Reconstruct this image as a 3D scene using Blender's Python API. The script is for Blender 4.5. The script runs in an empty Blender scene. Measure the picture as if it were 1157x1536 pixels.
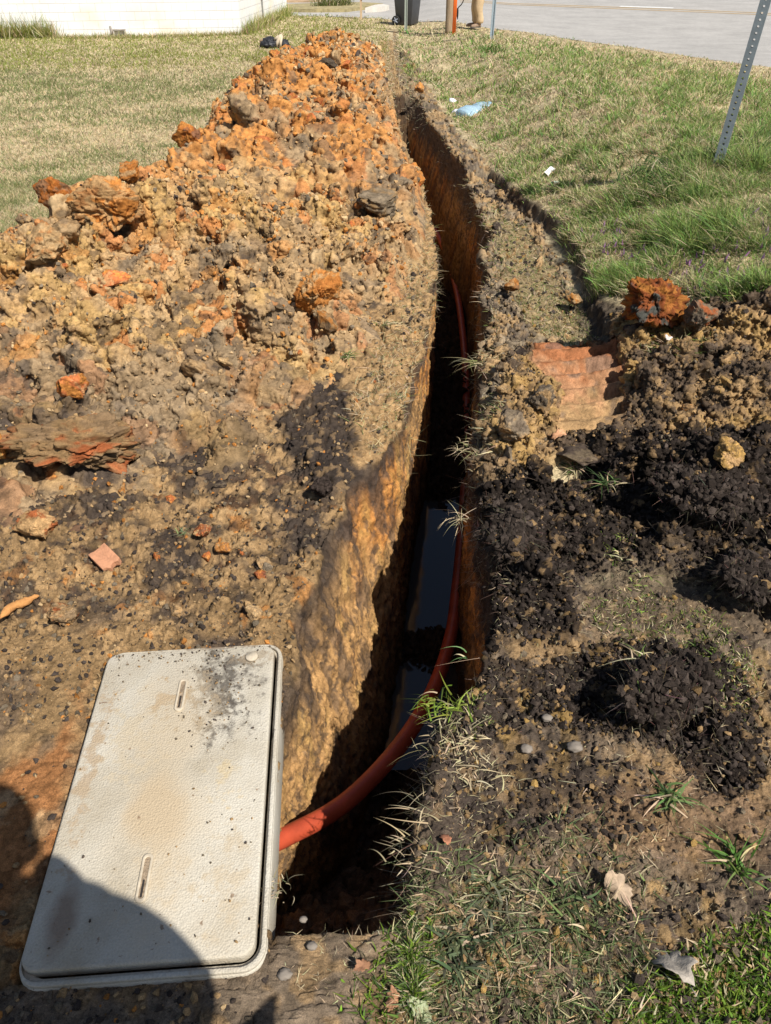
import bpy, bmesh, math, time
import numpy as np
from mathutils import Vector, Matrix
T0 = time.time()
rng = np.random.default_rng(7)
sc = bpy.context.scene
col = sc.collection
F32 = np.float32
# ------------------------------------------------------------------ camera
FPX = 1160.0; CX, CY = 578.5, 768.0; TH = math.radians(37.0); CH = 1.55
cs, sn = math.cos(TH), math.sin(TH)
cam = bpy.data.cameras.new('camera'); camo = bpy.data.objects.new('camera', cam); col.objects.link(camo)
cam.sensor_fit = 'VERTICAL'; cam.sensor_height = 36.0; cam.lens = 36.0 * FPX / 1536.0
cam.clip_start = 0.02; cam.clip_end = 2000
camo.location = (0, 0, CH); camo.rotation_euler = (math.radians(90) - TH, 0, 0)
sc.camera = camo

def sstep(a, b, x):
    t = np.clip((np.asarray(x, dtype=np.float64) - a) / (b - a), 0, 1)
    return t * t * (3 - 2 * t)

def G(x, y):
    """large shape of the ground"""
    x = np.asarray(x, float); y = np.asarray(y, float)
    yy = np.clip(y, 0, 24)
    g = -0.04 * np.where(yy > 4, yy - 3.5, np.clip(yy - 3, 0, 1) ** 2 * 0.5)
    bank = 0.45 * sstep(0.75, 2.2, x) * sstep(1.7, 4.0, y) * (1 - 0.45 * sstep(3.0, 5.5, x)) * (1 - 0.6 * sstep(8, 20, y))
    return g + bank

def unp(px, py, dz=0.0):
    """the point where the sight line of a photo pixel meets the ground raised by dz"""
    dx = (px - CX) / FPX; v = (CY - py) / FPX
    d = np.array([dx, cs + v * sn, -sn + v * cs])
    t = 1.0
    z = dz
    for _ in range(60):
        t = (CH - z) / (-d[2]); x, y = d[0] * t, d[1] * t
        z = 0.5 * z + 0.5 * (float(G(x, y)) + dz)
    return np.array([d[0] * t, d[1] * t, CH + d[2] * t])

def proj(x, y, z):
    zc = y * cs - (z - CH) * sn; yc = y * sn + (z - CH) * cs
    return CX + FPX * x / zc, CY - FPX * yc / zc

# ------------------------------------------------------------------ noise
def _h(ix, iy, iz, seed):
    n = (ix * np.uint32(374761393) + iy * np.uint32(668265263) + iz * np.uint32(2147483647 - 5) + np.uint32(seed * 974711 & 0xffffffff))
    n = (n ^ (n >> np.uint32(13))) * np.uint32(1274126177)
    n = (n ^ (n >> np.uint32(16))) * np.uint32(2246822519)
    return n ^ (n >> np.uint32(15))

def _ij(P, size):
    Q = P * F32(1.0 / size) + F32(4096.0)
    I = np.floor(Q); return I.astype(np.uint32), (Q - I).astype(F32)

def vn(P, size, seed):
    """value noise, -1..1"""
    I, f = _ij(P, size)
    u = f * f * (3 - 2 * f)
    out = 0
    for c in range(8):
        a, b, d = c & 1, (c >> 1) & 1, (c >> 2) & 1
        h = _h(I[:, 0] + np.uint32(a), I[:, 1] + np.uint32(b), I[:, 2] + np.uint32(d), seed).astype(F32) * F32(2.0 / 4294967295.0) - 1
        w = (u[:, 0] if a else 1 - u[:, 0]) * (u[:, 1] if b else 1 - u[:, 1]) * (u[:, 2] if d else 1 - u[:, 2])
        out = out + h * w
    return out

def fbm(P, size, octv, seed, gain=0.5):
    s = 0; a = 1.0; t = 0
    for o in range(octv):
        s = s + a * vn(P, size, seed + o * 17); t += a; a *= gain; size /= 2.03
    return s / t * 1.4

def wor(P, size, seed):
    """cell noise: F1, F2 in cell units, a random value of the nearest cell and the height of its tilted facet"""
    Q = P * F32(1.0 / size) + F32(4096.0)
    B = np.floor(Q - F32(0.5)); fQ = (Q - B).astype(F32); B = B.astype(np.uint32)
    f1 = np.full(len(P), 9, F32); f2 = f1.copy(); cid = np.zeros(len(P), F32); tl = np.zeros(len(P), F32)
    for c in range(8):
        a, b, d = c & 1, (c >> 1) & 1, (c >> 2) & 1
        h = _h(B[:, 0] + np.uint32(a), B[:, 1] + np.uint32(b), B[:, 2] + np.uint32(d), seed)
        jx = (h & np.uint32(1023)).astype(F32) / 1023; jy = ((h >> np.uint32(10)) & np.uint32(1023)).astype(F32) / 1023; jz = ((h >> np.uint32(20)) & np.uint32(1023)).astype(F32) / 1023
        ox = fQ[:, 0] - a - .15 - .7 * jx; oy = fQ[:, 1] - b - .15 - .7 * jy; oz = fQ[:, 2] - d - .15 - .7 * jz
        D = ox * ox + oy * oy + oz * oz
        n = D < f1
        g = ((jx * 37.7) % 1 - .5) * ox + ((jy * 41.3) % 1 - .5) * oy + ((jz * 29.9) % 1 - .5) * oz
        f2 = np.where(n, f1, np.minimum(f2, D)); cid = np.where(n, (jx * 13.7 + jz * 7.3 + jy * 3.1) % 1, cid); tl = np.where(n, g, tl); f1 = np.where(n, D, f1)
    return np.sqrt(f1), np.sqrt(f2), cid, tl

def chunk(P, size, seed, crack=.55):
    """broken-clod relief: tilted facets with open cracks between; returns height in cell units (about -1..1) and cell value"""
    W = np.stack([vn(P, size * .33, seed + 301), vn(P, size * .33, seed + 302), vn(P, size * .33, seed + 303)], -1)
    f1, f2, c, t = wor(P + W * F32(size * .13), size, seed)
    e = np.clip((f2 - f1) / .13, 0, 1); w = e * e * (3 - 2 * e)
    return w * ((c - .5) * .9 + t * 1.9 + .2) - crack * (1 - w) * .6, c

def ridge(P, size, octv, seed, gain=.55):
    """sharp crested roughness"""
    s = 0; a = 1.0; tt = 0
    for o in range(octv):
        s = s + a * (.5 - 2.2 * np.abs(vn(P, size, seed + o * 13))); tt += a; a *= gain; size /= 2.1
    return s / tt

# ------------------------------------------------------------------ mesh helpers
def tag(o, label=None, cat=None, group=None, kind=None):
    if label: o['label'] = label
    if cat: o['category'] = cat
    if group: o['group'] = group
    if kind: o['kind'] = kind
    return o

def link(name, me, mat=None, parent=None):
    o = bpy.data.objects.new(name, me); col.objects.link(o)
    if mat is not None and me is not None: me.materials.append(mat)
    if parent is not None: o.parent = parent
    return o

def empty(name, loc=(0, 0, 0), rz=0):
    o = bpy.data.objects.new(name, None); col.objects.link(o); o.location = loc; o.rotation_euler = (0, 0, rz); o.empty_display_size = .1
    return o

def np_mesh(name, V, faces_flat, starts, C=None, smooth=True):
    me = bpy.data.meshes.new(name)
    me.vertices.add(len(V)); me.vertices.foreach_set('co', np.ascontiguousarray(V, F32).ravel())
    me.loops.add(len(faces_flat)); me.loops.foreach_set('vertex_index', np.ascontiguousarray(faces_flat, np.int32))
    me.polygons.add(len(starts)); me.polygons.foreach_set('loop_start', np.ascontiguousarray(starts, np.int32))
    me.polygons.foreach_set('use_smooth', np.full(len(starts), smooth, bool))
    me.update(calc_edges=True)
    if C is not None:
        a = me.attributes.new('Col', 'FLOAT_COLOR', 'POINT')
        c4 = np.ones((len(V), 4), F32); c4[:, :3] = C; a.data.foreach_set('color', c4.ravel())
    return me

def grid_mesh(name, V, nr, nc, C=None, keep=None):
    idx = np.arange(nr * nc, dtype=np.int32).reshape(nr, nc)
    q = np.stack([idx[:-1, :-1], idx[:-1, 1:], idx[1:, 1:], idx[1:, :-1]], -1).reshape(-1, 4)
    if keep is not None: q = q[keep]
    return np_mesh(name, V, q.ravel(), np.arange(len(q)) * 4, C)

def grid_normals(V, nr, nc):
    A = V.reshape(nr, nc, 3)
    du = np.empty_like(A); dv = np.empty_like(A)
    du[:, 1:-1] = A[:, 2:] - A[:, :-2]; du[:, 0] = A[:, 1] - A[:, 0]; du[:, -1] = A[:, -1] - A[:, -2]
    dv[1:-1] = A[2:] - A[:-2]; dv[0] = A[1] - A[0]; dv[-1] = A[-1] - A[-2]
    n = np.cross(du, dv).reshape(-1, 3); n /= (np.linalg.norm(n, axis=1, keepdims=True) + 1e-12)
    return n

def smooth_grid(N, nr, nc, it):
    A = N.reshape(nr, nc, 3).copy()
    for _ in range(it):
        A[1:-1] = (A[:-2] + 2 * A[1:-1] + A[2:]) / 4
        A[:, 1:-1] = (A[:, :-2] + 2 * A[:, 1:-1] + A[:, 2:]) / 4
    A = A.reshape(-1, 3); return A / (np.linalg.norm(A, axis=1, keepdims=True) + 1e-12)

def bm_obj(name, bm, mat, parent=None, smooth=False, bevel=0, seg=2):
    me = bpy.data.meshes.new(name)
    bmesh.ops.recalc_face_normals(bm, faces=bm.faces[:])
    if smooth:
        for f in bm.faces: f.smooth = True
    bm.to_mesh(me); bm.free()
    o = link(name, me, mat, parent)
    if bevel:
        m = o.modifiers.new('bevel', 'BEVEL'); m.width = bevel; m.segments = seg; m.limit_method = 'ANGLE'; m.angle_limit = math.radians(35)
        for p in me.polygons: p.use_smooth = True
    return o

def box(bm, x0, x1, y0, y1, z0, z1, mtx=None):
    vs = [bm.verts.new((x, y, z)) for x in (x0, x1) for y in (y0, y1) for z in (z0, z1)]
    for f in ((0, 1, 3, 2), (4, 6, 7, 5), (0, 4, 5, 1), (2, 3, 7, 6), (0, 2, 6, 4), (1, 5, 7, 3)): bm.faces.new([vs[i] for i in f])
    if mtx is not None: bmesh.ops.transform(bm, matrix=mtx, verts=vs)
    return vs

def tube(bm, pts, rads, n=16, caps=True):
    """tube through points with per-point radius"""
    pts = [Vector(p) for p in pts]; rings = []
    up = Vector((0, 0, 1)); prev = None
    for i, p in enumerate(pts):
        t = (pts[min(i + 1, len(pts) - 1)] - pts[max(i - 1, 0)]).normalized()
        if prev is None:
            a = up if abs(t.dot(up)) < .95 else Vector((1, 0, 0)); s = t.cross(a).normalized()
        else:
            s = (prev - t * prev.dot(t)).normalized()
        prev = s; b = t.cross(s)
        r = rads[i] if hasattr(rads, '__len__') else rads
        rings.append([bm.verts.new(p + (s * math.cos(2 * math.pi * k / n) + b * math.sin(2 * math.pi * k / n)) * r) for k in range(n)])
    for a, b in zip(rings[:-1], rings[1:]):
        for k in range(n): bm.faces.new((a[k], a[(k + 1) % n], b[(k + 1) % n], b[k]))
    if caps:
        bm.faces.new(rings[0][::-1]); bm.faces.new(rings[-1])
    return rings

def spline(pts, n):
    """catmull-rom"""
    P = [np.array(p, float) for p in pts]; P = [2 * P[0] - P[1]] + P + [2 * P[-1] - P[-2]]
    out = []
    for i in range(1, len(P) - 2):
        for k in range(n):
            t = k / n; a, b, c, d = P[i - 1], P[i], P[i + 1], P[i + 2]
            out.append(.5 * ((2 * b) + (c - a) * t + (2 * a - 5 * b + 4 * c - d) * t * t + (3 * b - 3 * c + d - a) * t ** 3))
    out.append(P[-2]); return out

def closed_remesh(A, voxel, zfloor):
    """thick skin below a height grid, voxel remeshed so that steep and overhanging faces get even cells"""
    m, nc = A.shape[:2]
    Bt = A.copy(); Bt[..., 2] = zfloor(A[..., 0], A[..., 1])
    VV = np.concatenate([A.reshape(-1, 3), Bt.reshape(-1, 3)]); o_ = m * nc; idx = np.arange(m * nc, dtype=np.int64).reshape(m, nc)
    q = np.stack([idx[:-1, :-1], idx[:-1, 1:], idx[1:, 1:], idx[1:, :-1]], -1).reshape(-1, 4)
    rim = np.concatenate([idx[0, :], idx[1:, -1], idx[-1, ::-1][1:], idx[::-1, 0][1:]])
    sk = np.stack([rim[1:], rim[:-1], rim[:-1] + o_, rim[1:] + o_], -1)
    FF = np.concatenate([q, q[:, ::-1] + o_, sk])
    me_ = np_mesh('tmp', VV, FF.ravel(), np.arange(len(FF)) * 4); ob_ = link('tmp', me_)
    md_ = ob_.modifiers.new('r', 'REMESH'); md_.mode = 'VOXEL'; md_.voxel_size = voxel; md_.adaptivity = 0
    dg = bpy.context.evaluated_depsgraph_get(); ev = ob_.evaluated_get(dg).to_mesh()
    v = np.zeros(len(ev.vertices) * 3, F32); ev.vertices.foreach_get('co', v); v = v.reshape(-1, 3)
    f = np.zeros(len(ev.loops), np.int32); ev.loops.foreach_get('vertex_index', f); f = f.reshape(-1, 4)
    bpy.data.objects.remove(ob_); bpy.data.meshes.remove(me_); return v, f
def cut_faces(v, f, keep):
    f = f[keep]; use = np.unique(f); mp = np.zeros(len(v), np.int32); mp[use] = np.arange(len(use)); return v[use], mp[f]
def face_normals(V_, F_):
    me_ = np_mesh('tmp', V_, F_.ravel(), np.arange(len(F_)) * 4); n_ = np.zeros(len(V_) * 3, F32); me_.vertex_normals.foreach_get('vector', n_); bpy.data.meshes.remove(me_)
    n_ = n_.reshape(-1, 3); return n_ if n_[:, 2].mean() > 0 else -n_
# ------------------------------------------------------------------ materials
class NT:
    def __init__(s, name):
        s.m = bpy.data.materials.new(name); s.m.use_nodes = True; s.t = s.m.node_tree
        s.b = s.t.nodes['Principled BSDF']; s.out = s.t.nodes['Material Output']
    def n(s, typ, **kw):
        nd = s.t.nodes.new(typ)
        for k, v in kw.items():
            if k in nd.inputs.keys(): nd.inputs[k].default_value = v
            else: setattr(nd, k, v)
        return nd
    def l(s, a, b): s.t.links.new(a, b)
    def noise(s, scale, detail=4, rough=.6, vec=None, typ='FBM'):
        nd = s.n('ShaderNodeTexNoise', Scale=scale, Detail=detail, Roughness=rough)
        if vec is not None: s.l(vec, nd.inputs['Vector'])
        return nd
    def ramp(s, src, stops):
        r = s.n('ShaderNodeValToRGB'); e = r.color_ramp.elements
        while len(e) < len(stops): e.new(.5)
        for el, (p, c) in zip(e, stops): el.position = p; el.color = (*c, 1) if len(c) == 3 else c
        s.l(src, r.inputs[0]); return r
    def mix(s, fac, a, b, mode='MIX'):
        m = s.n('ShaderNodeMix'); m.data_type = 'RGBA'; m.blend_type = mode
        for v, i in ((fac, 0), (a, 6), (b, 7)):
            if hasattr(v, 'is_output'): s.l(v, m.inputs[i])
            elif isinstance(v, (int, float)): m.inputs[i].default_value = v
            else: m.inputs[i].default_value = (*v, 1)
        return m.outputs[2]
    def bump(s, h, strength, dist, normal=None):
        b = s.n('ShaderNodeBump', Strength=strength, Distance=dist); s.l(h, b.inputs['Height'])
        if normal is not None: s.l(normal, b.inputs['Normal'])
        return b.outputs['Normal']

def soil_mat(name, objspace=False):
    k = NT(name)
    at = k.n('ShaderNodeAttribute', attribute_name='Col')
    tc = k.n('ShaderNodeNewGeometry'); v = tc.outputs['Position']
    n1 = k.noise(95, 6, .7, v); n2 = k.noise(420, 3, .7, v); n3 = k.noise(1100, 2, .6, v)
    m1 = k.ramp(n1.outputs[0], [(.3, (.58, .58, .6)), (.5, (1, 1, 1)), (.7, (1.0, 1.0, 1.0))])
    c = k.mix(.8, at.outputs['Color'], m1.outputs[0], 'MULTIPLY')
    m2 = k.ramp(n2.outputs[0], [(.33, (.5, .5, .52)), (.5, (1, 1, 1)), (.68, (1.55, 1.5, 1.4))])
    c = k.mix(.75, c, m2.outputs[0], 'MULTIPLY')
    g = k.ramp(n3.outputs[0], [(.66, (0, 0, 0)), (.74, (1, 1, 1))])
    gm = k.n('ShaderNodeMath', operation='MULTIPLY'); k.l(g.outputs[0], gm.inputs[0]); gm.inputs[1].default_value = .5
    c = k.mix(gm.outputs[0], c, k.mix(1.0, c, (2.6, 2.5, 2.3), 'MULTIPLY')); 
    if objspace:
        oi = k.n('ShaderNodeObjectInfo')
        r = k.ramp(oi.outputs['Random'], [(0, (.75, .72, .72)), (.5, (1, 1, 1)), (1, (1.12, 1.05, .98))])
        c = k.mix(1.0, c, r.outputs[0], 'MULTIPLY')
    k.l(c, k.b.inputs['Base Color']); k.b.inputs['Roughness'].default_value = 1; k.b.inputs['Specular IOR Level'].default_value = .04
    b = k.bump(n1.outputs[0], .7, .006); b = k.bump(n2.outputs[0], .8, .0022, b)
    k.l(b, k.b.inputs['Normal'])
    return k.m

M_SOIL = soil_mat('soil'); M_CLOD = soil_mat('clod_soil', True)

def leaf_mat(name, transl=.3, rough=.6):
    k = NT(name); at = k.n('ShaderNodeAttribute', attribute_name='Col')
    k.l(at.outputs['Color'], k.b.inputs['Base Color']); k.b.inputs['Roughness'].default_value = rough; k.b.inputs['Specular IOR Level'].default_value = .25
    tr = k.n('ShaderNodeBsdfTranslucent'); k.l(at.outputs['Color'], tr.inputs[0])
    ms = k.n('ShaderNodeMixShader'); ms.inputs[0].default_value = transl
    k.l(k.b.outputs[0], ms.inputs[1]); k.l(tr.outputs[0], ms.inputs[2]); k.l(ms.outputs[0], k.out.inputs[0])
    return k.m
M_GRASS = leaf_mat('grass_blades'); M_FIBRE = leaf_mat('fibre', .1, .8)

def plain(name, color, rough=.6, metal=0, var=.15, scale=8, bump=0.0, bscale=40, spec=.4):
    k = NT(name); tc = k.n('ShaderNodeTexCoord'); n = k.noise(scale, 5, .65, tc.outputs['Object'])
    r = k.ramp(n.outputs[0], [(.3, tuple(c * (1 - var) for c in color)), (.7, tuple(min(1, c * (1 + var)) for c in color))])
    k.l(r.outputs[0], k.b.inputs['Base Color']); k.b.inputs['Roughness'].default_value = rough; k.b.inputs['Metallic'].default_value = metal
    k.b.inputs['Specular IOR Level'].default_value = spec
    if bump:
        n2 = k.noise(bscale, 4, .6, tc.outputs['Object']); k.l(k.bump(n2.outputs[0], bump, .01), k.b.inputs['Normal'])
    return k.m

# ------------------------------------------------------------------ palette (albedo)
TAN = np.array([.395, .255, .125]); LTAN = np.array([.50, .35, .19]); ORG = np.array([.50, .215, .058]); DORG = np.array([.33, .115, .028])
DARK = np.array([.032, .025, .021]); GREY = np.array([.145, .115, .080]); RED = np.array([.40, .13, .05]); STRAW = np.array([.56, .46, .285])
PACK = np.array([.185, .140, .098]); GREEN = np.array([.085, .14, .03]); YEL = np.array([.46, .29, .10])

# ------------------------------------------------------------------ trench lines (photo -> ground plan)
Lpx = [(404, 1388), (414, 1300), (420, 1200), (426, 1100), (430, 1010), (436, 935), (456, 865), (482, 800), (515, 745), (556, 692), (596, 640), (622, 565), (640, 490), (650, 400), (648, 335), (638, 285), (612, 230), (598, 185), (589, 150), (584, 122), (582, 105)]
Rpx = [(602, 1388), (612, 1300), (632, 1190), (668, 1090), (715, 1015), (735, 945), (732, 870), (722, 790), (714, 700), (718, 610), (726, 520), (734, 420), (736, 345), (712, 280), (672, 220), (640, 175), (623, 148), (613, 122), (606, 105)]
FLpx = None
Lw = np.array([unp(*p) for p in Lpx]); Rw = np.array([unp(*p) for p in Rpx])
def XL(d): return np.interp(d, Lw[:, 1], Lw[:, 0])
def XR(d): return np.interp(d, Rw[:, 1], Rw[:, 0])
DN, DF = .735, 12.6      # near and far end
DEP = 1.05
fd = np.array([.7, 1.0, 1.4, 1.9, 2.4, 3.0, 3.6, 4.5, 6, 7, 9, 12])
fxl = np.array([-.33, -.36, -.10, .02, .08, .14, .24, .30, .36, .27, .16, .08])
fxr = np.array([.06, .16, .27, .285, .31, .37, .46, .56, .66, .52, .36, .28])
def FL(d): return np.maximum(np.interp(d, fd, fxl), XL(d) + .01 - .13 * (1 - sstep(1.05, 1.25, d)))
def FR(d): return np.minimum(np.interp(d, fd, fxr), XR(d) + .02)
def floor_depth(d):
    near = 1 - .52 * (1 - sstep(.80, 1.35, d)); far = 1 - .9 * sstep(8.5, 12.8, d)
    bars = .09 * np.exp(-((d - 2.36) / .12) ** 4) + .12 * sstep(3.35, 3.6, d) + .10 * (1 - sstep(1.6, 1.85, d))
    return (DEP - bars) * near * far

# ------------------------------------------------------------------ polygons in ground plan
def poly(pts): return np.array([unp(*p)[:2] for p in pts])
def sdist(X, Y, P):
    """signed distance to polygon, inside positive"""
    n = len(P); d = np.full(X.shape, 1e9); ins = np.zeros(X.shape, bool)
    for i in range(n):
        ax, ay = P[i]; bx, by = P[(i + 1) % n]; ex, ey = bx - ax, by - ay
        t = np.clip(((X - ax) * ex + (Y - ay) * ey) / (ex * ex + ey * ey + 1e-12), 0, 1)
        d = np.minimum(d, np.hypot(X - ax - t * ex, Y - ay - t * ey))
        c = ((ay > Y) != (by > Y)) & (X < (bx - ax) * (Y - ay) / ((by - ay) if by != ay else 1e-12) + ax)
        ins ^= c
    return np.where(ins, d, -d)
def pmask(X, Y, pts, soft, warp=None, wamp=0.0):
    P = poly(pts); out = np.zeros(X.shape)
    mg = soft + wamp * 1.5 + .02
    b = (X > P[:, 0].min() - mg) & (X < P[:, 0].max() + mg) & (Y > P[:, 1].min() - mg) & (Y < P[:, 1].max() + mg)
    if b.any():
        s = sdist(X[b], Y[b], P)
        if warp is not None: s = s + warp[b] * wamp
        out[b] = sstep(-soft, soft, s)
    return out
def pline(X, Y, pts):
    """distance to a line on the ground and signed side"""
    P = poly(pts); d = np.full(X.shape, 1e9); sg = np.zeros(X.shape)
    for i in range(len(P) - 1):
        ax, ay = P[i]; bx, by = P[i + 1]; ex, ey = bx - ax, by - ay
        t = np.clip(((X - ax) * ex + (Y - ay) * ey) / (ex * ex + ey * ey + 1e-12), 0, 1)
        dd = np.hypot(X - ax - t * ex, Y - ay - t * ey); s = np.sign(ex * (Y - ay) - ey * (X - ax))
        sg = np.where(dd < d, s, sg); d = np.minimum(d, dd)
    return d, sg
def bumpg(X, Y, px, py, r, h, rx=None):
    c = unp(px, py); q = ((X - c[0]) / (rx or r)) ** 2 + ((Y - c[1]) / r) ** 2
    return h * np.exp(-q * 1.6)
def mixc(C, col_, m): return C + (np.asarray(col_) - C) * np.asarray(m)[:, None]

ROADE = [(1330, 138), (1157, 101), (960, 72), (800, 49), (740, 43), (640, 32), (575, 27.5), (520, 25), (425, 23), (330, 22), (150, 20), (-100, 18)]
roadW = np.array([unp(*p)[:2] for p in ROADE])
r0 = roadW[0] + (roadW[0] - roadW[2]) * 2.0
roadW = np.vstack([[r0[0] + 3, r0[1] - 6], [r0], roadW])
ROADP = np.vstack([roadW, [[-40, roadW[-1][1]], [-40, 80], [9, 60], [17, 33], [27, 17], [60, -12], [60, -30]]])

# ------------------------------------------------------------------ GROUND
def screen_rows(y0, y1, pitch):
    out = []; py = y0
    while py > y1:
        out.append(unp(CX, py)[1]); py -= pitch
    return np.array(out)
rows = screen_rows(1560, 14, 1.45)
def limit_rows(r, lim, dmax):
    out = [r[0]]
    for v in r[1:]:
        z_ = out[-1] * cs + CH * sn
        if v < dmax:
            while v - out[-1] > lim * (out[-1] * cs + CH * sn): out.append(out[-1] + lim * (out[-1] * cs + CH * sn))
            if v - out[-1] > 1e-4: out.append(v)
        else: out.append(v)
    r = np.unique(out); keep = [r[0]]
    for v in r[1:]:
        if v - keep[-1] > .35 * lim * (v * cs + CH * sn) or v > dmax: keep.append(v)
    return np.array(keep)
rows = limit_rows(rows[rows < 60], .0023, 7.0)
rows = rows[(rows < .70) | (rows > .75)]
rows = np.concatenate([np.array([-60, -20, -6, -3, -2, -1.4, -1, -.7, -.4, -.1, .1, .22, .3, .36, .41, .45]), rows[rows > .47], np.linspace(.70, .75, 34), [40, 60, 100, 200, 500, 1500]])
rows = np.unique(rows)
NR_ = len(rows)
nL, nW, nF, nRr = 430, 120, 56, 430
d = rows[:, None]
zc = np.maximum(d * cs + CH * sn, .9)
Xm = .60 * zc + .25
xl = XL(rows)[:, None]; xr = XR(rows)[:, None]
# wobble of the lips
wl = vn(np.stack([rows, rows * 0, rows * 0], -1).astype(F32), .22, 5)[:, None] * .022 + vn(np.stack([rows, rows * 0, rows * 0], -1).astype(F32), .07, 9)[:, None] * .012
wr = vn(np.stack([rows, rows * 0 + 3, rows * 0], -1).astype(F32), .20, 6)[:, None] * .028 + vn(np.stack([rows, rows * 0 + 5, rows * 0], -1).astype(F32), .07, 19)[:, None] * .014
xl = xl + wl; xr = xr + wr
xfl = np.maximum(FL(rows)[:, None], xl + .01 - .13 * (1 - sstep(1.05, 1.25, rows))[:, None]); xfr = np.minimum(FR(rows)[:, None], xr + .015)
co = np.array([-1500, -400, -120, -60, -30, -16, -9]) ; 
tL = np.linspace(0, 1, nL)[None, :]
left = -Xm + (xl + Xm) * tL
cfac = np.array([60, 12, 5, 2.6, 1.7, 1.25])[None, :]
leftc = -Xm * cfac - np.array([[800, 200, 60, 12, 3, .3]])
tw = (np.arange(1, nW + 1) / nW)[None, :]
wallL = xl + (xfl - xl) * (.12 * np.sqrt(tw) + .88 * tw)
tf = (np.arange(1, nF + 1) / nF)[None, :]
flo = xfl + (xfr - xfl) * tf
tw2 = 1 - (np.arange(1, nW + 1) / nW)[None, :]
wallR = xr + (xfr - xr) * tw2
tR = (np.arange(1, nRr + 1) / nRr)[None, :]
right = xr + (Xm - xr) * tR
rightc = Xm * cfac[:, ::-1] + np.array([[.3, 3, 12, 60, 200, 800]])
Xg = np.concatenate([leftc, left, wallL, flo, wallR, right, rightc], 1)
NC_ = Xg.shape[1]
one = np.ones((NR_, 1))
dep = np.concatenate([0 * leftc, 0 * left, tw * one, np.ones_like(flo), tw2 * one, 0 * right, 0 * rightc], 1)
Yg = np.repeat(rows[:, None], NC_, 1)
endf = (sstep(DN - .035, DN + .005, Yg) * sstep(13.2, 12.2, Yg))
endf = sstep(DN - .03 + 0, DN + .01, Yg) * (1 - sstep(12.2, 13.2, Yg))
fdp = floor_depth(rows)[:, None]
isT = (dep > 0).ravel()
X = Xg.ravel(); Y = Yg.ravel()
base = G(X, Y)
depth = (dep * fdp * endf).ravel()
P2 = np.stack([X, Y, X * 0], -1).astype(F32)
w1 = fbm(P2, .5, 4, 31); w2 = fbm(P2, .16, 4, 41); w3 = fbm(P2, .05, 3, 51)
flat = 1 - sstep(0.0, .05, dep.ravel() * 1.0)
nearm = (Y < 24) & (np.abs(X) < 14)

# zones -------------------------------------------------
leftside = X < (XL(Y) + XR(Y)) / 2
C = np.zeros((len(X), 3)); amp = np.zeros(len(X)); hgt = np.zeros(len(X)); wet = np.zeros(len(X)); lum = np.zeros(len(X))
# lawn / verge base soil between the blades
C[:] = STRAW * .8
C = mixc(C, np.array([.20, .15, .085]), sstep(-.2, .6, w2) * .7)
amp[:] = .010
zn = {}
def zone(name, pts, soft, wamp, color=None, a=None, l=None, m=1.0, h=0.0, side=None):
    k = pmask(X, Y, pts, soft, w2 * .6 + w3 * .5, wamp) * m
    if side == 'L': k = k * leftside
    if side == 'R': k = k * (~leftside)
    global C, amp, hgt, lum
    if color is not None: C = mixc(C, color, k)
    if a is not None: amp = amp + (a - amp) * k
    if l is not None: lum = lum + (l - lum) * k
    if h: hgt = hgt + h * k
    zn[name] = k
    return k
# --- left of the trench
LS = [(-500, 560), (0, 560), (330, 520), (560, 420), (640, 300), (600, 180), (575, 60), (600, 60), (640, 220), (690, 420), (660, 640), (560, 900), (480, 1360), (640, 1700), (-900, 1700), (-800, 900)]
zone('leftsoil', LS, .03, .05, TAN * .62, .018, .5, side='L')
ls = zn['leftsoil']
C = mixc(C, TAN * .95, ls * sstep(-.25, .35, w1 + w3 * .5) * .75)
C = mixc(C, DARK * 1.9, ls * sstep(-.1, .4, w2 + .35 * w1) * .85)
C = mixc(C, ORG * .8, ls * sstep(.55, .75, -w2 * .6 + w3 * .9) * .7)
# dark flat band between heap and lid
zone('darkband', [(0, 690), (200, 700), (400, 640), (520, 560), (600, 560), (560, 680), (480, 790), (430, 930), (400, 960), (300, 900), (160, 880), (0, 1000), (-300, 1000), (-300, 720)], .05, .10, None, .026, .6, side='L')
C = mixc(C, DARK * 1.5, zn['darkband'] * sstep(-.75, .15, w2 * 1.0 + w1 * .3 + w3 * .9) * .88)
zone('darkpatch', [(430, 600), (520, 540), (600, 530), (600, 600), (540, 680), (500, 730), (440, 700), (420, 640)], .03, .06, DARK * 1.4, .03, .6, .9, .03, side='L')
zone('lidleft', [(-500, 1080), (60, 990), (150, 1000), (60, 1300), (0, 1420), (20, 1500), (-40, 1560), (-500, 1700)], .03, .05, np.array([.27, .125, .05]), .006, .15, side='L')
C = mixc(C, np.array([.40, .17, .06]), zn['lidleft'] * sstep(0, .5, w1 + w2 * .5))
C = mixc(C, LTAN * .8, zn['lidleft'] * sstep(.35, .6, w2 - w3 * .6) * .6)
zone('lidtop', [(0, 960), (130, 930), (160, 980), (120, 1080), (30, 1150), (-300, 1200), (-300, 1000)], .03, .06, TAN * .62, .007, .2, side='L')
C = mixc(C, DARK * 2.2, zn['lidtop'] * sstep(-.25, .3, w2 + w3 * .5) * .6)
zone('lidbottom', [(-100, 1480), (400, 1440), (420, 1395), (640, 1400), (620, 1600), (300, 1750), (-300, 1750)], .015, .02, PACK * .95, .009, .3)
C = mixc(C, TAN * .8, zn['lidbottom'] * sstep(.1, .5, w3 + w2 * .4) * .6)
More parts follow.
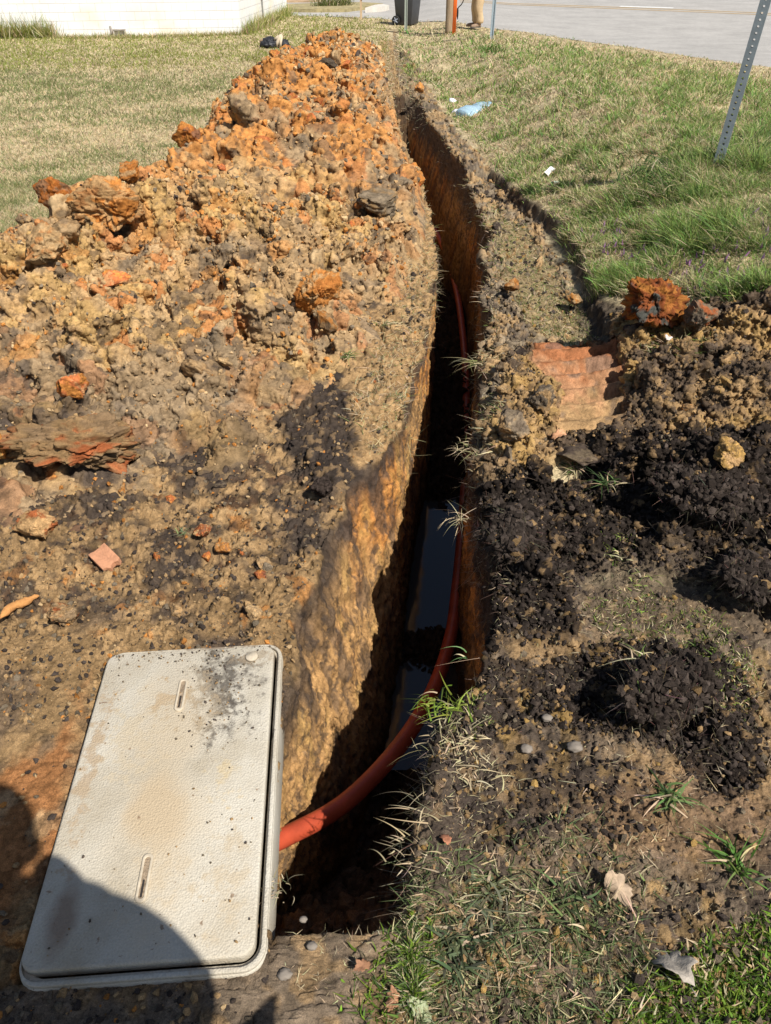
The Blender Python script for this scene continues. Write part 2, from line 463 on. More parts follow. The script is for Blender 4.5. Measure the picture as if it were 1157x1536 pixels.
# grassy strip along the left lip
zone('lipgrass', [(520, 545), (590, 440), (620, 320), (588, 230), (560, 120), (570, 60), (605, 60), (625, 230), (660, 300), (662, 480), (600, 650), (540, 700)], .03, .05, TAN * .72, .026, .9, side='L')
C = mixc(C, TAN * .85, zn['lipgrass'] * sstep(-.3, .2, w3 + w2 * .6) * .8)
# --- right of the trench
zone('rightnear', [(600, 1200), (760, 900), (900, 870), (1100, 880), (1500, 900), (1900, 1700), (560, 1700), (600, 1400)], .04, .06, PACK * .8, .016, .4, side='R')
rn = zn['rightnear']
C = mixc(C, TAN * .7, rn * sstep(.05, .5, w2 + w3 * .4) * .7)
C = mixc(C, DARK * 1.6, rn * sstep(.0, .45, -w2 + w1 * .5) * .7)
zone('rightlip', [(590, 40), (640, 130), (680, 190), (740, 260), (800, 310), (860, 400), (880, 480), (790, 520), (800, 640), (830, 740), (690, 780), (690, 520), (715, 340), (640, 220), (592, 120)], .03, .05, GREY * 1.45, .040, 1.0, side='R')
C = mixc(C, TAN * .9, zn['rightlip'] * sstep(-.15, .35, w2 + w3 * .3) * .8)
C = mixc(C, DARK * 2.4, zn['rightlip'] * sstep(.15, .5, -w2 + w3 * .4) * .6)
zone('rightgrassy', [(735, 300), (790, 330), (860, 430), (890, 490), (800, 500), (765, 440), (740, 360)], .03, .04, np.array([.24, .18, .10]), .014, .4, side='R')
zone('spoilright', [(900, 500), (930, 470), (1000, 490), (1060, 460), (1200, 450), (1700, 520), (1600, 720), (1157, 700), (950, 690), (840, 700), (760, 760), (720, 660), (760, 560), (800, 520)], .03, .05, TAN * .72, .036, 1.0, side='R')
C = mixc(C, DARK * 1.8, zn['spoilright'] * sstep(-.1, .25, w2 * 1.2 + w3 * .5) * .85)
C = mixc(C, YEL * .8, zn['spoilright'] * sstep(.15, .5, -w2 - w3 * .4) * .6)
zone('darksoil', [(672, 740), (740, 735), (800, 730), (870, 700), (960, 670), (1100, 665), (1300, 660), (1900, 800), (1700, 1050), (1157, 930), (1060, 880), (930, 850), (880, 880), (850, 950), (760, 960), (720, 1000), (690, 960), (675, 880)], .02, .05, DARK * .72, .042, .75, side='R')
C = mixc(C, TAN * .6, zn['darksoil'] * sstep(.5, .8, w3 + w2 * .4) * .35)
zone('darkclump', [(850, 1000), (900, 965), (960, 960), (1060, 960), (1110, 1010), (1140, 1100), (1120, 1180), (1060, 1190), (1010, 1120), (950, 1110), (880, 1090), (830, 1060)], .02, .035, DARK * .7, .032, .5, side='R')
zone('darklip', [(630, 1080), (700, 1010), (760, 990), (880, 1010), (900, 1100), (800, 1080), (700, 1150), (640, 1230), (600, 1300), (590, 1200)], .015, .03, DARK * 1.1, .028, .8, .9, side='R')
zone('darkmid', [(690, 1150), (830, 1130), (980, 1160), (960, 1240), (800, 1260), (640, 1250)], .03, .04, DARK * 1.5, .018, .4, .8, side='R')
C = mixc(C, YEL * .75, (zn['darklip'] + zn['rightnear'] * .5).clip(0, 1) * sstep(.4, .55, w3 - w2 * .3) * .6)
zone('packright', [(840, 880), (890, 835), (1010, 845), (1130, 900), (1157, 960), (890, 940)], .03, .04, PACK * .6, .014, .4, .8, side='R')
zone('scarpfoot', [(872, 425), (935, 465), (915, 525), (870, 500)], .02, .03, GREY * .8, .016, .5, side='R')
zone('reddish', [(900, 1180), (1040, 1160), (1157, 1200), (1157, 1300), (1000, 1290), (880, 1260)], .04, .04, np.array([.19, .12, .07]), .012, .2, .7, side='R')
# tyre print in clay
TR = [(792, 520), (820, 508), (925, 516), (938, 560), (935, 640), (900, 668), (830, 660), (838, 600), (800, 560)]
zone('track', TR, .012, .012, np.array([.36, .19, .10]), .007, .15, side='R')
tk = zn['track']
ta, tb = unp(865, 512), unp(865, 665)
tv = (Y - ta[1]) / (tb[1] - ta[1])          # 0 far .. 1 near
C = mixc(C, np.array([.31, .125, .055]), tk * (1 - sstep(.15, .45, tv + w3 * .2)))
C = mixc(C, TAN * .85, tk * sstep(.45, .8, tv + w3 * .2) * .9)
C = mixc(C, np.array([.09, .075, .07]), tk * sstep(.25, .5, w2 + .5 * w3 - .1) * .5)
rid = np.abs(((tv * 7.0 + .35 * (X - ta[0]) / .25) % 1.0) - .5) * 2
tx0 = unp(838, 590)[0]; tx1 = unp(935, 590)[0]
cross = np.clip((X - tx0) / (tx1 - tx0), 0, 1)
hgt += tk * (-.040 - .035 * cross + .052 * sstep(.30, .70, rid) * (.35 + .9 * cross))
# mounds and hollows
hgt += zn['spoilright'] * .055 + zn['darksoil'] * .03
hgt += (~leftside) * flat * sstep(2.6, 3.2, Y) * .010 * w1
hgt += bumpg(X, Y, 965, 610, .20, .10, .045) * (1 - tk) + bumpg(X, Y, 950, 530, .10, .05, .05) * (1 - tk)
for (bx, by, br, bh, brx) in [(1060, 760, .17, .24, .24), (940, 735, .07, .12, .12), (770, 810, .13, .13, .09), (810, 890, .06, .08, .09), (1140, 870, .09, .14, .12), (860, 780, .05, .06, .06), (1010, 830, .05, .08, .10), (1000, 1040, .085, .12, .14),
                               (1085, 1100, .05, .06, .09), (760, 560, .25, .045, .10), (760, 400, .4, .04, .12), (700, 250, .6, .05, .12), (1100, 600, .15, .07, .2), (1010, 560, .12, .05, .15), (1130, 500, .14, .09, .2),
                               (780, 660, .12, .05, .09), (640, 150, 1.0, .06, .15), (620, 85, 1.2, .18, .35), (650, 1230, .30, .055, .07), (655, 100, .8, .14, .25), (690, 1180, .08, .03, .1), (150, 660, .12, .05, .3), (480, 715, .1, .04, .1)]:
    hgt += bumpg(X, Y, bx, by, br, bh, brx) * flat
for (bx, by, br, bh, brx) in [(880, 720, .05, -.05, .10), (880, 850, .05, -.05, .08), (900, 1050, .07, -.05, .09), (1075, 1160, .04, -.05, .06), (1000, 1420, .04, -.02, .04)]:
    hgt += bumpg(X, Y, bx, by, br, bh, brx) * flat
# cut edge of the sod on the verge
dd, sg = pline(X, Y, [(745, 262), (775, 292), (815, 318), (850, 345), (872, 385), (888, 432), (905, 478)])
left_of = sstep(-.02, .02, -sg * dd + w3 * .02)
hgt += np.where(dd < .5, -.075 * (left_of) * (1 - sstep(.05, .45, dd)), 0) * flat * (Y > 2.5) * (~leftside)
C = mixc(C, DARK * 1.6, (dd < .045) * (Y > 2.6) * (~leftside) * .8 * (1 - np.clip(dd / .045, 0, 1)) ** .5)
# soil lumps along the lips
ll = np.exp(-((X - XR(Y) - .05) / .05) ** 2) * (~leftside); hgt += ll * .012 * sstep(.75, 1.0, Y)
# under road, under lid
rd = sdist(X, Y, ROADP); onroad = sstep(-.03, .05, rd)
amp *= 1 - onroad; hgt *= 1 - onroad
gz = base + hgt * (1 - sstep(.0, .15, depth)) - depth - onroad * .05
# trench wall and floor colours
tw_ = sstep(.005, .05, depth)
dr = depth / DEP
wallc = np.zeros_like(C)
Pw = np.stack([X, Y, -depth], -1).astype(F32)
nw1 = fbm(Pw, .3, 4, 61); nw2 = fbm(Pw * np.array([1, 1, .35], F32), .07, 4, 71)
wallc[:] = np.array([.43, .25, .105])
wallc = mixc(wallc, ORG * .95, sstep(-.25, .35, nw1) * .85)
wallc = mixc(wallc, YEL * .9, sstep(.1, .5, nw2) * .5); nw3 = fbm(Pw, .03, 4, 81, .65); wallc = mixc(wallc, DARK * 2.2, sstep(.12, .4, nw3) * .7)
wallc = mixc(wallc, DARK * 2.5, sstep(.05, .4, -nw2 + nw1 * .3) * .65)
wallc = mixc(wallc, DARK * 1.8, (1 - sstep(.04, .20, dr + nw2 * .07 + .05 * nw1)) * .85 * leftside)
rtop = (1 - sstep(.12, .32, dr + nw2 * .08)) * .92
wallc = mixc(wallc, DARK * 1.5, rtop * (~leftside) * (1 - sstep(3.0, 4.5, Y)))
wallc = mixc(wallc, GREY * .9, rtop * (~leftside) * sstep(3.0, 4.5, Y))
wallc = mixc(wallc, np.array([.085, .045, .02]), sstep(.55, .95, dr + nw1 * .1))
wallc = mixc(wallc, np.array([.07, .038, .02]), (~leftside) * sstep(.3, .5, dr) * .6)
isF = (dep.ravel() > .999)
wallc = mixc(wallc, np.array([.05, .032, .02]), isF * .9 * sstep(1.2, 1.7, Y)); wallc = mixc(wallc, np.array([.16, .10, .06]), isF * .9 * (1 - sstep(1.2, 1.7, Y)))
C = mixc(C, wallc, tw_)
amp = amp + (.017 - amp) * tw_; amp = np.where(isF & (depth > .3), .045, amp)
lum = lum + (.28 - lum) * tw_; lum = np.where(isF, 1.0, lum)
V = np.stack([X, Y, gz], -1).astype(F32)
V = V.copy()
N0 = smooth_grid(grid_normals(V.astype(np.float64), NR_, NC_), NR_, NC_, 3).astype(F32)
fade = (1 - sstep(14, 24, Y)) * (np.abs(X) < 14)
ampf = (amp * fade).astype(F32)
# stage 1: broad lumps
warp = np.stack([vn(V, .11, 3), vn(V, .11, 4), vn(V, .11, 8)], -1)
Vw = V + warp * F32(.035)
k1, id1 = chunk(Vw, .12, 11); k2, id2 = chunk(V + warp * F32(.02), .052, 12)
lumf = lum.astype(F32)
fb = .5 * fbm(V, .09, 4, 21, .6) + .8 * ridge(V, .10, 4, 27)
disp1 = ampf * (fb * .8 + lumf * 1.0 * k1)
V = V + N0 * disp1[:, None]
# --- loose soil right of the trench: its own remeshed skin
from mathutils.kdtree import KDTree
c0 = 6 + nL + 2 * nW + nF; rsel = np.where((rows > .95) & (rows < 4.35))[0]; csel = np.arange(c0 + 2, c0 + nRr)
sub = (rsel[:, None] * NC_ + csel[None, :])
mz = np.clip(np.maximum.reduce([zn['spoilright'], zn['darksoil'], zn['darkclump'], zn['darklip'], zn['rightlip'], zn['darkmid'] * .9]) - tk * 1.5, 0, 1)
mv, mf = closed_remesh(V.reshape(NR_, NC_, 3)[rsel][:, csel], .0052, lambda x, y: G(x, y) - .16)
kd = KDTree(sub.size // 3 + 1); sf = sub.ravel()[::3]; bp_ = V[sf]
for i_, p_ in enumerate(bp_.tolist()): kd.insert(p_, i_)
kd.balance()
near_i = sf[np.array([kd.find(p_)[1] for p_ in mv.tolist()])]
dz_ = np.abs(mv[:, 2] - V[near_i, 2]); mfm = mz[near_i]
cf = mf[:, 0]; kp = (mfm[cf] > .12) & (dz_[cf] < .05) & (mv[cf, 1] > .98) & (mv[cf, 1] < 4.30) & (mv[cf, 2] > G(mv[cf, 0], mv[cf, 1]) - .12)
near_full = near_i
f2_ = mf[kp]; use_ = np.unique(f2_); mp_ = np.zeros(len(mv), np.int32); mp_[use_] = np.arange(len(use_)); mv = mv[use_].astype(F32); mf = mp_[f2_]; near_i = near_i[use_]
print('mounds', len(mv), round(time.time() - T0, 1))
def relax(V, nr, nc, it):
    A = V.reshape(nr, nc, 3).copy()
    for _ in range(it):
        A[1:-1] = (A[:-2] + 2 * A[1:-1] + A[2:]) / 4
    return A.reshape(-1, 3)
nrs = (sstep(.74, .80, Y) * (1 - sstep(11.8, 12.0, Y)))[:, None].astype(F32)
V = V * (1 - nrs) + relax(V, NR_, NC_, 5) * nrs
N1 = smooth_grid(grid_normals(V.astype(np.float64), NR_, NC_), NR_, NC_, 2).astype(F32)
f2m = 1 - sstep(6, 12, Y)
disp2 = ampf * .50 * k2 * (.25 + lumf)
V = V + N1 * disp2[:, None].astype(F32)
k3, id3 = chunk(V + warp * F32(.008), .024, 13); k4, id4 = chunk(V, .0115, 15)
N1 = smooth_grid(grid_normals(V.astype(np.float64), NR_, NC_), NR_, NC_, 1).astype(F32)
disp2 = (ampf * .24 + .0012 * lumf) * k3 * (.4 + .6 * lumf) * f2m + (.0014 + ampf * .10) * k4 * (1 - sstep(3.0, 5.0, Y)) * fade
disp2 += (.0010 + ampf * .28) * ridge(V, .028, 4, 25) * f2m * fade
V = V + N1 * disp2[:, None].astype(F32)
# the same relief on the remeshed skin
ma, ml2 = ampf[near_i], lumf[near_i]; mY = mv[:, 1]
mn = face_normals(mv, mf); mk2, mi2 = chunk(mv, .052, 12)
mv = mv + mn * (ma * (.45 * mk2 * (.25 + ml2) + .35 * ridge(mv, .07, 3, 29)))[:, None]
mn = face_normals(mv, mf); mk3, mi3 = chunk(mv, .024, 13); mk4, mi4 = chunk(mv, .0125, 15)
mv = mv + mn * ((ma * .22 + .0012) * mk3 + ma * .24 * ridge(mv, .028, 3, 25) + (.0012 + ma * .08) * mk4)[:, None]
mn = face_normals(mv, mf)
# crumb-wise colour variation
C = C * (1 + (id2 - .5) * .35 + (id3 - .5) * .4 + (id4 - .5) * .35)[:, None]
C = mixc(C, TAN, (id3 > .86) * .35 * sstep(.01, .02, amp) * (~isT))
C = mixc(C, DARK * 2, (id3 < .13) * .4 * sstep(.01, .02, amp))
C = np.clip(C, .004, .9)
mc = C[near_i] / (1 + (id3[near_i] - .5) * .4 + (id4[near_i] - .5) * .35)[:, None].clip(.5) * (1 + (mi3 - .5) * .45 + (mi4 - .5) * .35)[:, None]
# flatten beneath the lid so that it sits cleanly
LID_C = (unp(165, 985, .03), unp(411, 966, .03), unp(384, 1432, .03), unp(22, 1456, .03))
lidP = np.array([p[:2] for p in LID_C])
ml = sdist(V[:, 0].astype(float), V[:, 1].astype(float), lidP)
ul = sstep(-.012, .004, ml) * (depth < .001)
V[:, 2] = V[:, 2] * (1 - ul) + (-.05) * ul
Vl = V.copy(); inr = np.zeros(len(V), bool); inr[sub.ravel()] = True
low = sstep(.22, .45, mz) * inr * sstep(1.0, 1.06, Y) * (1 - sstep(4.2, 4.28, Y)); Vl[:, 2] -= (low * .045).astype(F32)
me = grid_mesh('ground', Vl, NR_, NC_, C)
mo = link('loose_soil', np_mesh('loose_soil', mv, mf.ravel(), np.arange(len(mf)) * 4, np.clip(mc, .004, .9)), M_SOIL)
tag(mo, 'loose black rooty soil and tan crumbly spoil spread along the right side of the trench', 'soil', kind='stuff')
kd = KDTree(len(mv)); 
for i_, p_ in enumerate(mv.tolist()): kd.insert(p_, i_)
kd.balance(); w_i = np.where(low > .5)[0]; q_i = np.array([kd.find(p_)[1] for p_ in V[w_i].tolist()]); V[w_i] = mv[q_i]; N1[w_i] = mn[q_i]
ground = link('ground', me, M_SOIL); tag(ground, kind='structure')
GV, GN = V, N1
print('ground', len(V), round(time.time() - T0, 1))
def gheight(x, y, top=True):
    """height of the finished ground at a point"""
    i = np.argmin((GV[:, 0] - x) ** 2 + (GV[:, 1] - y) ** 2 + np.where(isT, 1, 0)); return float(GV[i, 2])
def on_ground(px, py, dz=0.0):
    p = unp(px, py); z = gheight(p[0], p[1]); return Vector((p[0], p[1], z + dz))

# ------------------------------------------------------------------ SPOIL HEAP
hr = [1.85]
while hr[-1] < 20.5: hr.append(hr[-1] + .00185 * (hr[-1] * cs + CH * sn))
hr = np.array(hr)
nU = 500
hd = np.array([1.8, 2.1, 2.4, 2.8, 3.3, 4.0, 4.6, 5.4, 6.4, 8.0, 10, 13, 16, 18, 20])
hm = np.array([.55, .50, .40, .30, .20, .13, .05, .02, .03, .03, .03, .03, .05, .1, .2])      # gap to the trench
ho = np.array([-2.3, -2.4, -2.5, -2.6, -2.6, -2.45, -2.4, -2.1, -1.82, -1.85, -2.0, -2.1, -1.95, -1.4, -.8])  # outer foot
hh = np.array([.02, .04, .09, .18, .26, .34, .40, .42, .43, .45, .45, .44, .42, .32, .06])
hxr = XL(hr) - np.interp(hr, hd, hm); hxo = np.interp(hr, hd, ho) + vn(np.stack([hr, hr * 0, hr * 0], -1).astype(F32), .5, 77) * .12; hhe = np.interp(hr, hd, hh)
U = np.linspace(0, 1, nU)[None, :]
HX = hxr[:, None] + (hxo - hxr)[:, None] * U; HY = np.repeat(hr[:, None], nU, 1)
uu = U ** 1.0
shape = np.sin(np.pi * np.clip(uu, 0, 1)) ** .62
HX = HX.ravel(); HY = HY.ravel(); nHr = len(hr)
P2 = np.stack([HX, HY, HX * 0], -1).astype(F32)
a1 = fbm(P2, .9, 3, 131); a2 = fbm(P2, .3, 3, 141); a3 = fbm(P2, .09, 4, 151)
shp = (shape * np.ones((nHr, 1))).ravel(); H0 = (shape * hhe[:, None]).ravel()
HZ = G(HX, HY) - .035 + H0 * (1 + .42 * a1 + .38 * a2)
HV = np.stack([HX, HY, HZ], -1).astype(F32)
n0 = smooth_grid(grid_normals(HV.astype(float), nHr, nU), nHr, nU, 4).astype(F32)
if n0[:, 2].mean() < 0: n0 = -n0
ea = (sstep(0, .08, U) * (1 - sstep(.93, 1, U)) * np.ones((nHr, 1))).ravel().astype(F32) * sstep(1.85, 2.6, HY).astype(F32)
ea = np.clip(ea, .12, 1)
wp = np.stack([vn(HV, .2, 3), vn(HV, .2, 4), vn(HV, .2, 8)], -1)
k1h, j1 = chunk(HV + wp * F32(.07), .30, 211); k2h, j2 = chunk(HV + wp * F32(.05), .12, 212)
nearh = (1 - sstep(2.2, 3.6, HY)).astype(F32)
D = ea * 1.18 * (.085 * (1 - .45 * nearh) * k1h + .040 * k2h + .035 * fbm(HV, .18, 3, 218, .5) + .050 * ridge(HV, .34, 4, 228, .5))
HV = HV + n0 * D[:, None]
def heap_part(y0, y1, voxel):
    r_ = (hr >= y0) & (hr <= y1); v, f = closed_remesh(HV.reshape(nHr, nU, 3)[r_], voxel, lambda x, y: G(x, y) - .22)
    cx_, cy, cz_ = v[f[:, 0]].T; return cut_faces(v, f, (cz_ > G(cx_, cy) - .09) & (cy >= y0 + .02) & (cy < y1 - .02))
Va, Fa = heap_part(1.85, 5.04, .0066)
Vb, Fb = heap_part(4.96, 21.0, .0135)
HV = np.concatenate([Va, Vb]).astype(F32); HF = np.concatenate([Fa, Fb + len(Va)])
print('heap remeshed', len(Va), len(Vb), round(time.time() - T0, 1))
def vnorm(V_): return face_normals(V_, HF)
HX, HY = HV[:, 0].astype(float), HV[:, 1].astype(float)
uarr = np.clip((HX - np.interp(HY, hr, hxr)) / (np.interp(HY, hr, hxo) - np.interp(HY, hr, hxr)), 0, 1)
ea = (sstep(-.02, .08, uarr) * (1 - sstep(.95, 1.02, uarr))).astype(F32) * sstep(1.85, 2.6, HY).astype(F32); ea = np.clip(ea, .15, 1)
P2 = np.stack([HX, HY, HX * 0], -1).astype(F32)
a1 = fbm(P2, .9, 3, 131); a2 = fbm(P2, .3, 3, 141); a3 = fbm(P2, .09, 4, 151)
_, j2 = chunk(HV, .12, 212)
n1 = vnorm(HV); k3h, j3 = chunk(HV, .055, 213)
HV = HV + n1 * (ea * (.013 * k3h + .016 * ridge(HV, .08, 4, 215)))[:, None]
n1 = vnorm(HV); k4h, j4 = chunk(HV, .026, 214); k5h, j5 = chunk(HV, .0135, 217)
HV = HV + n1 * (ea * (.0062 * k4h * (1 - sstep(8, 13, HY)).astype(F32) + .0030 * k5h * (1 - sstep(3.8, 5.0, HY)).astype(F32)))[:, None]
# colours of the heap
c = np.zeros((len(HX), 3)); c[:] = TAN
far = sstep(4.3, 6.0, HY + a1 * .8 + (HX + 1) * -.3)
tanm = sstep(-.5, .3, a2 + a3 * .5)
c = mixc(c, LTAN * .8, sstep(0, .5, a3) * .4)
c = mixc(c, ORG * .92, far * sstep(-.55, .25, a2 + a3 * .4 + (j2 - .5)) * .85)
c = mixc(c, YEL * .9, (1 - far) * sstep(.1, .6, a2 - a3 * .6) * .55)
c = mixc(c, ORG * .9, (1 - far) * sstep(.72, .80, j2 + .10 * a3) * .55)
c = mixc(c, RED, (j2 > .88) * .35)
c = mixc(c, DARK * 2.4, sstep(.76, .9, (1 - j2) + .14 * a3) * .6)
c = mixc(c, GREY * 1.3, sstep(.15, .5, -a2 + a1 * .4) * .55)
c = mixc(c, GREY * 1.5, (1 - sstep(.08, .26, uarr + a2 * .12)) * .28)          # greyer toward the trench
ml_ = (1 - sstep(2.4, 3.3, HY + .35 * a2 + .2 * a1))
c = mixc(c, DARK * 1.8, ml_ * sstep(-.4, .2, a2 + a3 * .4 - .05) * .8)        # near foot is mixed with dark soil
lf = pmask(HX, HY, [(-200, 500), (60, 490), (150, 620), (200, 700), (-200, 720)], .1, a3, .1)
c = mixc(c, DARK * 2.6, lf * sstep(-.1, .4, a3 + a2 * .3) * .6)
c = c * (1 + (j3 - .5) * .4 + (j4 - .5) * .35 + (j5 - .5) * .3)[:, None]
c = mixc(c, DARK * 2.2, (j4 < .10) * .5)
c = np.clip(c, .005, .9)
sink = (HV[:, 2] < G(HV[:, 0], HV[:, 1]) - .06)
hm_ = np_mesh('spoil_heap', HV, HF.ravel(), np.arange(len(HF)) * 4, c)
n1 = vnorm(HV)
heap = link('spoil_heap', hm_, M_SOIL)
tag(heap, 'long heap of crumbly orange and tan dug clay piled along the left side of the trench', 'dirt pile', kind='stuff')
print('heap', len(HV), round(time.time() - T0, 1))
ALLV = np.vstack([HV[::3], GV[~isT][::2]])
def surf_z(x, y, r=.02):
    m = (np.abs(ALLV[:, 0] - x) < r) & (np.abs(ALLV[:, 1] - y) < r)
    return float(np.percentile(ALLV[m, 2], 90)) if m.any() else gheight(x, y)
def on_surf(px, py):
    """first meeting of a sight line with heap or ground"""
    dx = (px - CX) / FPX; v = (CY - py) / FPX; dv = np.array([dx, cs + v * sn, -sn + v * cs])
    R = ALLV - np.array([0, 0, CH], F32); t = R @ dv / (dv @ dv); off = np.linalg.norm(R - t[:, None] * dv, axis=1)
    m = (off < .012 * t) & (t > 0)
    if not m.any(): p = unp(px, py); return Vector(p)
    tt = np.percentile(t[m], 10); return Vector(dv * tt) + Vector((0, 0, CH))

# ------------------------------------------------------------------ ribbons (blades, fibres)
def ribbons(name, P0, DR, LN, WD, BD, CB, CT, K, mat, taper=1.0):
    """P0 base, DR direction, LN length, WD width, BD bend vector; CB/CT base and tip colour"""
    n = len(P0); s = np.linspace(0, 1, K + 1)
    sd = np.cross(DR, rng.normal(size=(n, 3))); sd /= np.linalg.norm(sd, axis=1, keepdims=True) + 1e-9
    V = np.zeros((n, 2 * K + 1, 3), F32); Cc = np.zeros((n, 2 * K + 1, 3), F32)
    for i in range(K + 1):
        p = P0 + DR * (LN * s[i])[:, None] + BD * (LN * s[i] ** 2)[:, None]
        w = WD * (1 - taper * s[i] ** 1.6) * .5
        cc = CB * (1 - s[i]) + CT * s[i]
        if i < K:
            V[:, 2 * i] = p - sd * w[:, None]; V[:, 2 * i + 1] = p + sd * w[:, None]; Cc[:, 2 * i] = cc; Cc[:, 2 * i + 1] = cc
        else: V[:, 2 * K] = p; Cc[:, 2 * K] = cc
    q = np.array([[2 * i, 2 * i + 1, 2 * i + 3, 2 * i + 2] for i in range(K - 1)]).ravel()
    tri = np.array([2 * K - 2, 2 * K - 1, 2 * K])
    pat = np.concatenate([q, tri]).astype(np.int64); st = np.concatenate([np.arange(K - 1) * 4, [4 * (K - 1)]])
    off = (np.arange(n) * (2 * K + 1))[:, None]
    FI = (pat[None] + off).ravel(); ST = (st[None] + (np.arange(n) * len(pat))[:, None]).ravel()
    me = np_mesh(name, V.reshape(-1, 3), FI, ST, Cc.reshape(-1, 3))
    return link(name, me, mat)

def pick(mask_w, n):
    w = mask_w / mask_w.sum(); return rng.choice(len(w), n, p=w)
def blade_set(name, idx, SV, h, hvar, wd, lean, colf, K=3):
    n = len(idx); P0 = SV[idx].astype(float) + rng.normal(size=(n, 3)) * np.array([.004, .004, 0]) * np.maximum(1, SV[idx, 1:2] * np.array([.35, .12, 0]) * np.maximum(1, SV[idx, 1:2]) ** np.array([0, 1, 0]) )
    P0[:, 2] -= .004
    D = rng.normal(size=(n, 3)) * lean[:, None]; D[:, 2] = 1; D /= np.linalg.norm(D, axis=1, keepdims=True)
    L = h * (1 - hvar / 2 + hvar * rng.random(n))
    B = rng.normal(size=(n, 3)) * .35; B[:, 2] = -np.abs(rng.normal(size=n)) * .25
    cb, ct = colf
    return ribbons(name, P0, D, L, wd, B, cb, ct, K, M_GRASS)
def jit(c, n, s=.18): return np.clip(np.asarray(c) * (1 + s * rng.normal(size=(n, 1))) * (1 + s * .35 * rng.normal(size=(n, 3))), .01, .95)

gx, gy = GV[:, 0].astype(float), GV[:, 1].astype(float)
ok = (~isT) & (rd < -.02) & (gy < 45) & (gy > .2) & (np.abs(gx) < .75 * (gy * cs + .93) + 1)
# lawn left: outside the soil zone and heap
hx_out = np.interp(gy, hd, ho)
lawn_w = ok * leftside * ((gx < hx_out + .15) | (gy > 19)) * (gy > 3.0) * sstep(.9, 1.0, gy)
n = 230000; ii = pick(lawn_w * (1 + .0 * gy), n)
g = fbm(np.stack([gx[ii], gy[ii], gx[ii] * 0], -1).astype(F32), 1.3, 4, 301) ; g2 = fbm(np.stack([gx[ii], gy[ii] , gx[ii] * 0], -1).astype(F32), .35, 3, 303)
yy = gy[ii]
pg = .13 + .35 * g + .30 * g2 + .30 * sstep(9, 12, yy) + .25 * sstep(17, 20, yy) * (gx[ii] < -1.5) + .25 * (1 - sstep(3.6, 4.3, yy))
isg = rng.random(n) < np.clip(pg, .06, .9)
cg = np.where(isg[:, None], jit([.21, .245, .09], n), jit(STRAW * 1.22, n, .16))
cg = np.where((isg & (yy > 16))[:, None], jit([.24, .27, .06], n), cg)
hl = np.where(isg, .055, .038) * (1 + .012 * yy); wd = np.where(isg, .0035, .0032) * np.maximum(1, yy / 4.5)
lawn = blade_set('lawn_grass', ii, GV, hl, .9, wd, np.where(isg, .45, .95), (cg * .8, cg * 1.05), 2)
tag(lawn, 'mown straw coloured and green lawn between the dirt heap and the white building', 'grass', kind='stuff')
# verge right
scarp = poly([(745, 262), (775, 292), (815, 318), (850, 345), (872, 385), (888, 432), (905, 478)])
verge_poly = [(600, 40), (640, 60), (655, 150), (690, 190), (745, 250), (790, 292), (850, 335), (880, 385), (900, 440), (950, 445), (1040, 440), (1060, 465), (1200, 470), (1900, 560), (1900, 180), (1330, 140), (1157, 98), (740, 40), (600, 30)]
vm = pmask(gx, gy, verge_poly, .04, w3, .05) * (~leftside)
vm = np.maximum(vm, ((~leftside) & (gy > 14)).astype(float)) * ok
n = 320000; ii = pick(vm * (1 + .3 * (gy < 6)), n)
Pp = np.stack([gx[ii], gy[ii], gx[ii] * 0], -1).astype(F32)
g = fbm(Pp, .8, 4, 311); g2 = fbm(Pp, .22, 3, 313); yy = gy[ii]; rdd = -rd[ii]
pg = .45 + .18 * g + .35 * g2 + .45 * fbm(Pp, .12, 3, 319) - .5 * (1 - sstep(.3, 2.2, rdd)) + .05 * (1 - sstep(4, 6, yy))
isg = rng.random(n) < np.clip(pg, .08, .96)
gcol = jit([.18, .28, .07], n, .38); gcol = np.where((rng.random(n) < .35)[:, None], jit([.26, .32, .09], n), gcol)
cg = np.where(isg[:, None], gcol, jit(STRAW * 1.15, n, .18))
g3 = fbm(Pp, .11, 3, 317); tall = np.clip(.85 + .35 * g + .6 * g2 + 1.0 * g3, .25, 2.6) * (1 - .45 * (1 - sstep(.3, 1.5, rdd)))
pb = unp(1072, 258); dp = np.hypot(gx[ii] - pb[0] + .12, gy[ii] - pb[1]); tall = tall + .9 * np.exp(-(dp / .35) ** 2)
pb2 = unp(738, 62); dp2 = np.hypot(gx[ii] - pb2[0], (gy[ii] - pb2[1]) * .6); tall = tall + 1.8 * np.exp(-(dp2 / .35) ** 2)
hl = np.where(isg, .066, .058) * tall * (1 + .008 * yy); wd = np.where(isg, .0044, .0038) * np.maximum(1, yy / 4.5)
pass
verge = blade_set('verge_grass', ii, GV, hl, .9, wd, np.where(isg, .5, .8), (cg * .75, cg * 1.1), 3)
tag(verge, 'green and straw grass on the verge between the trench and the road', 'grass', kind='stuff')
print('grass', round(time.time() - T0, 1))
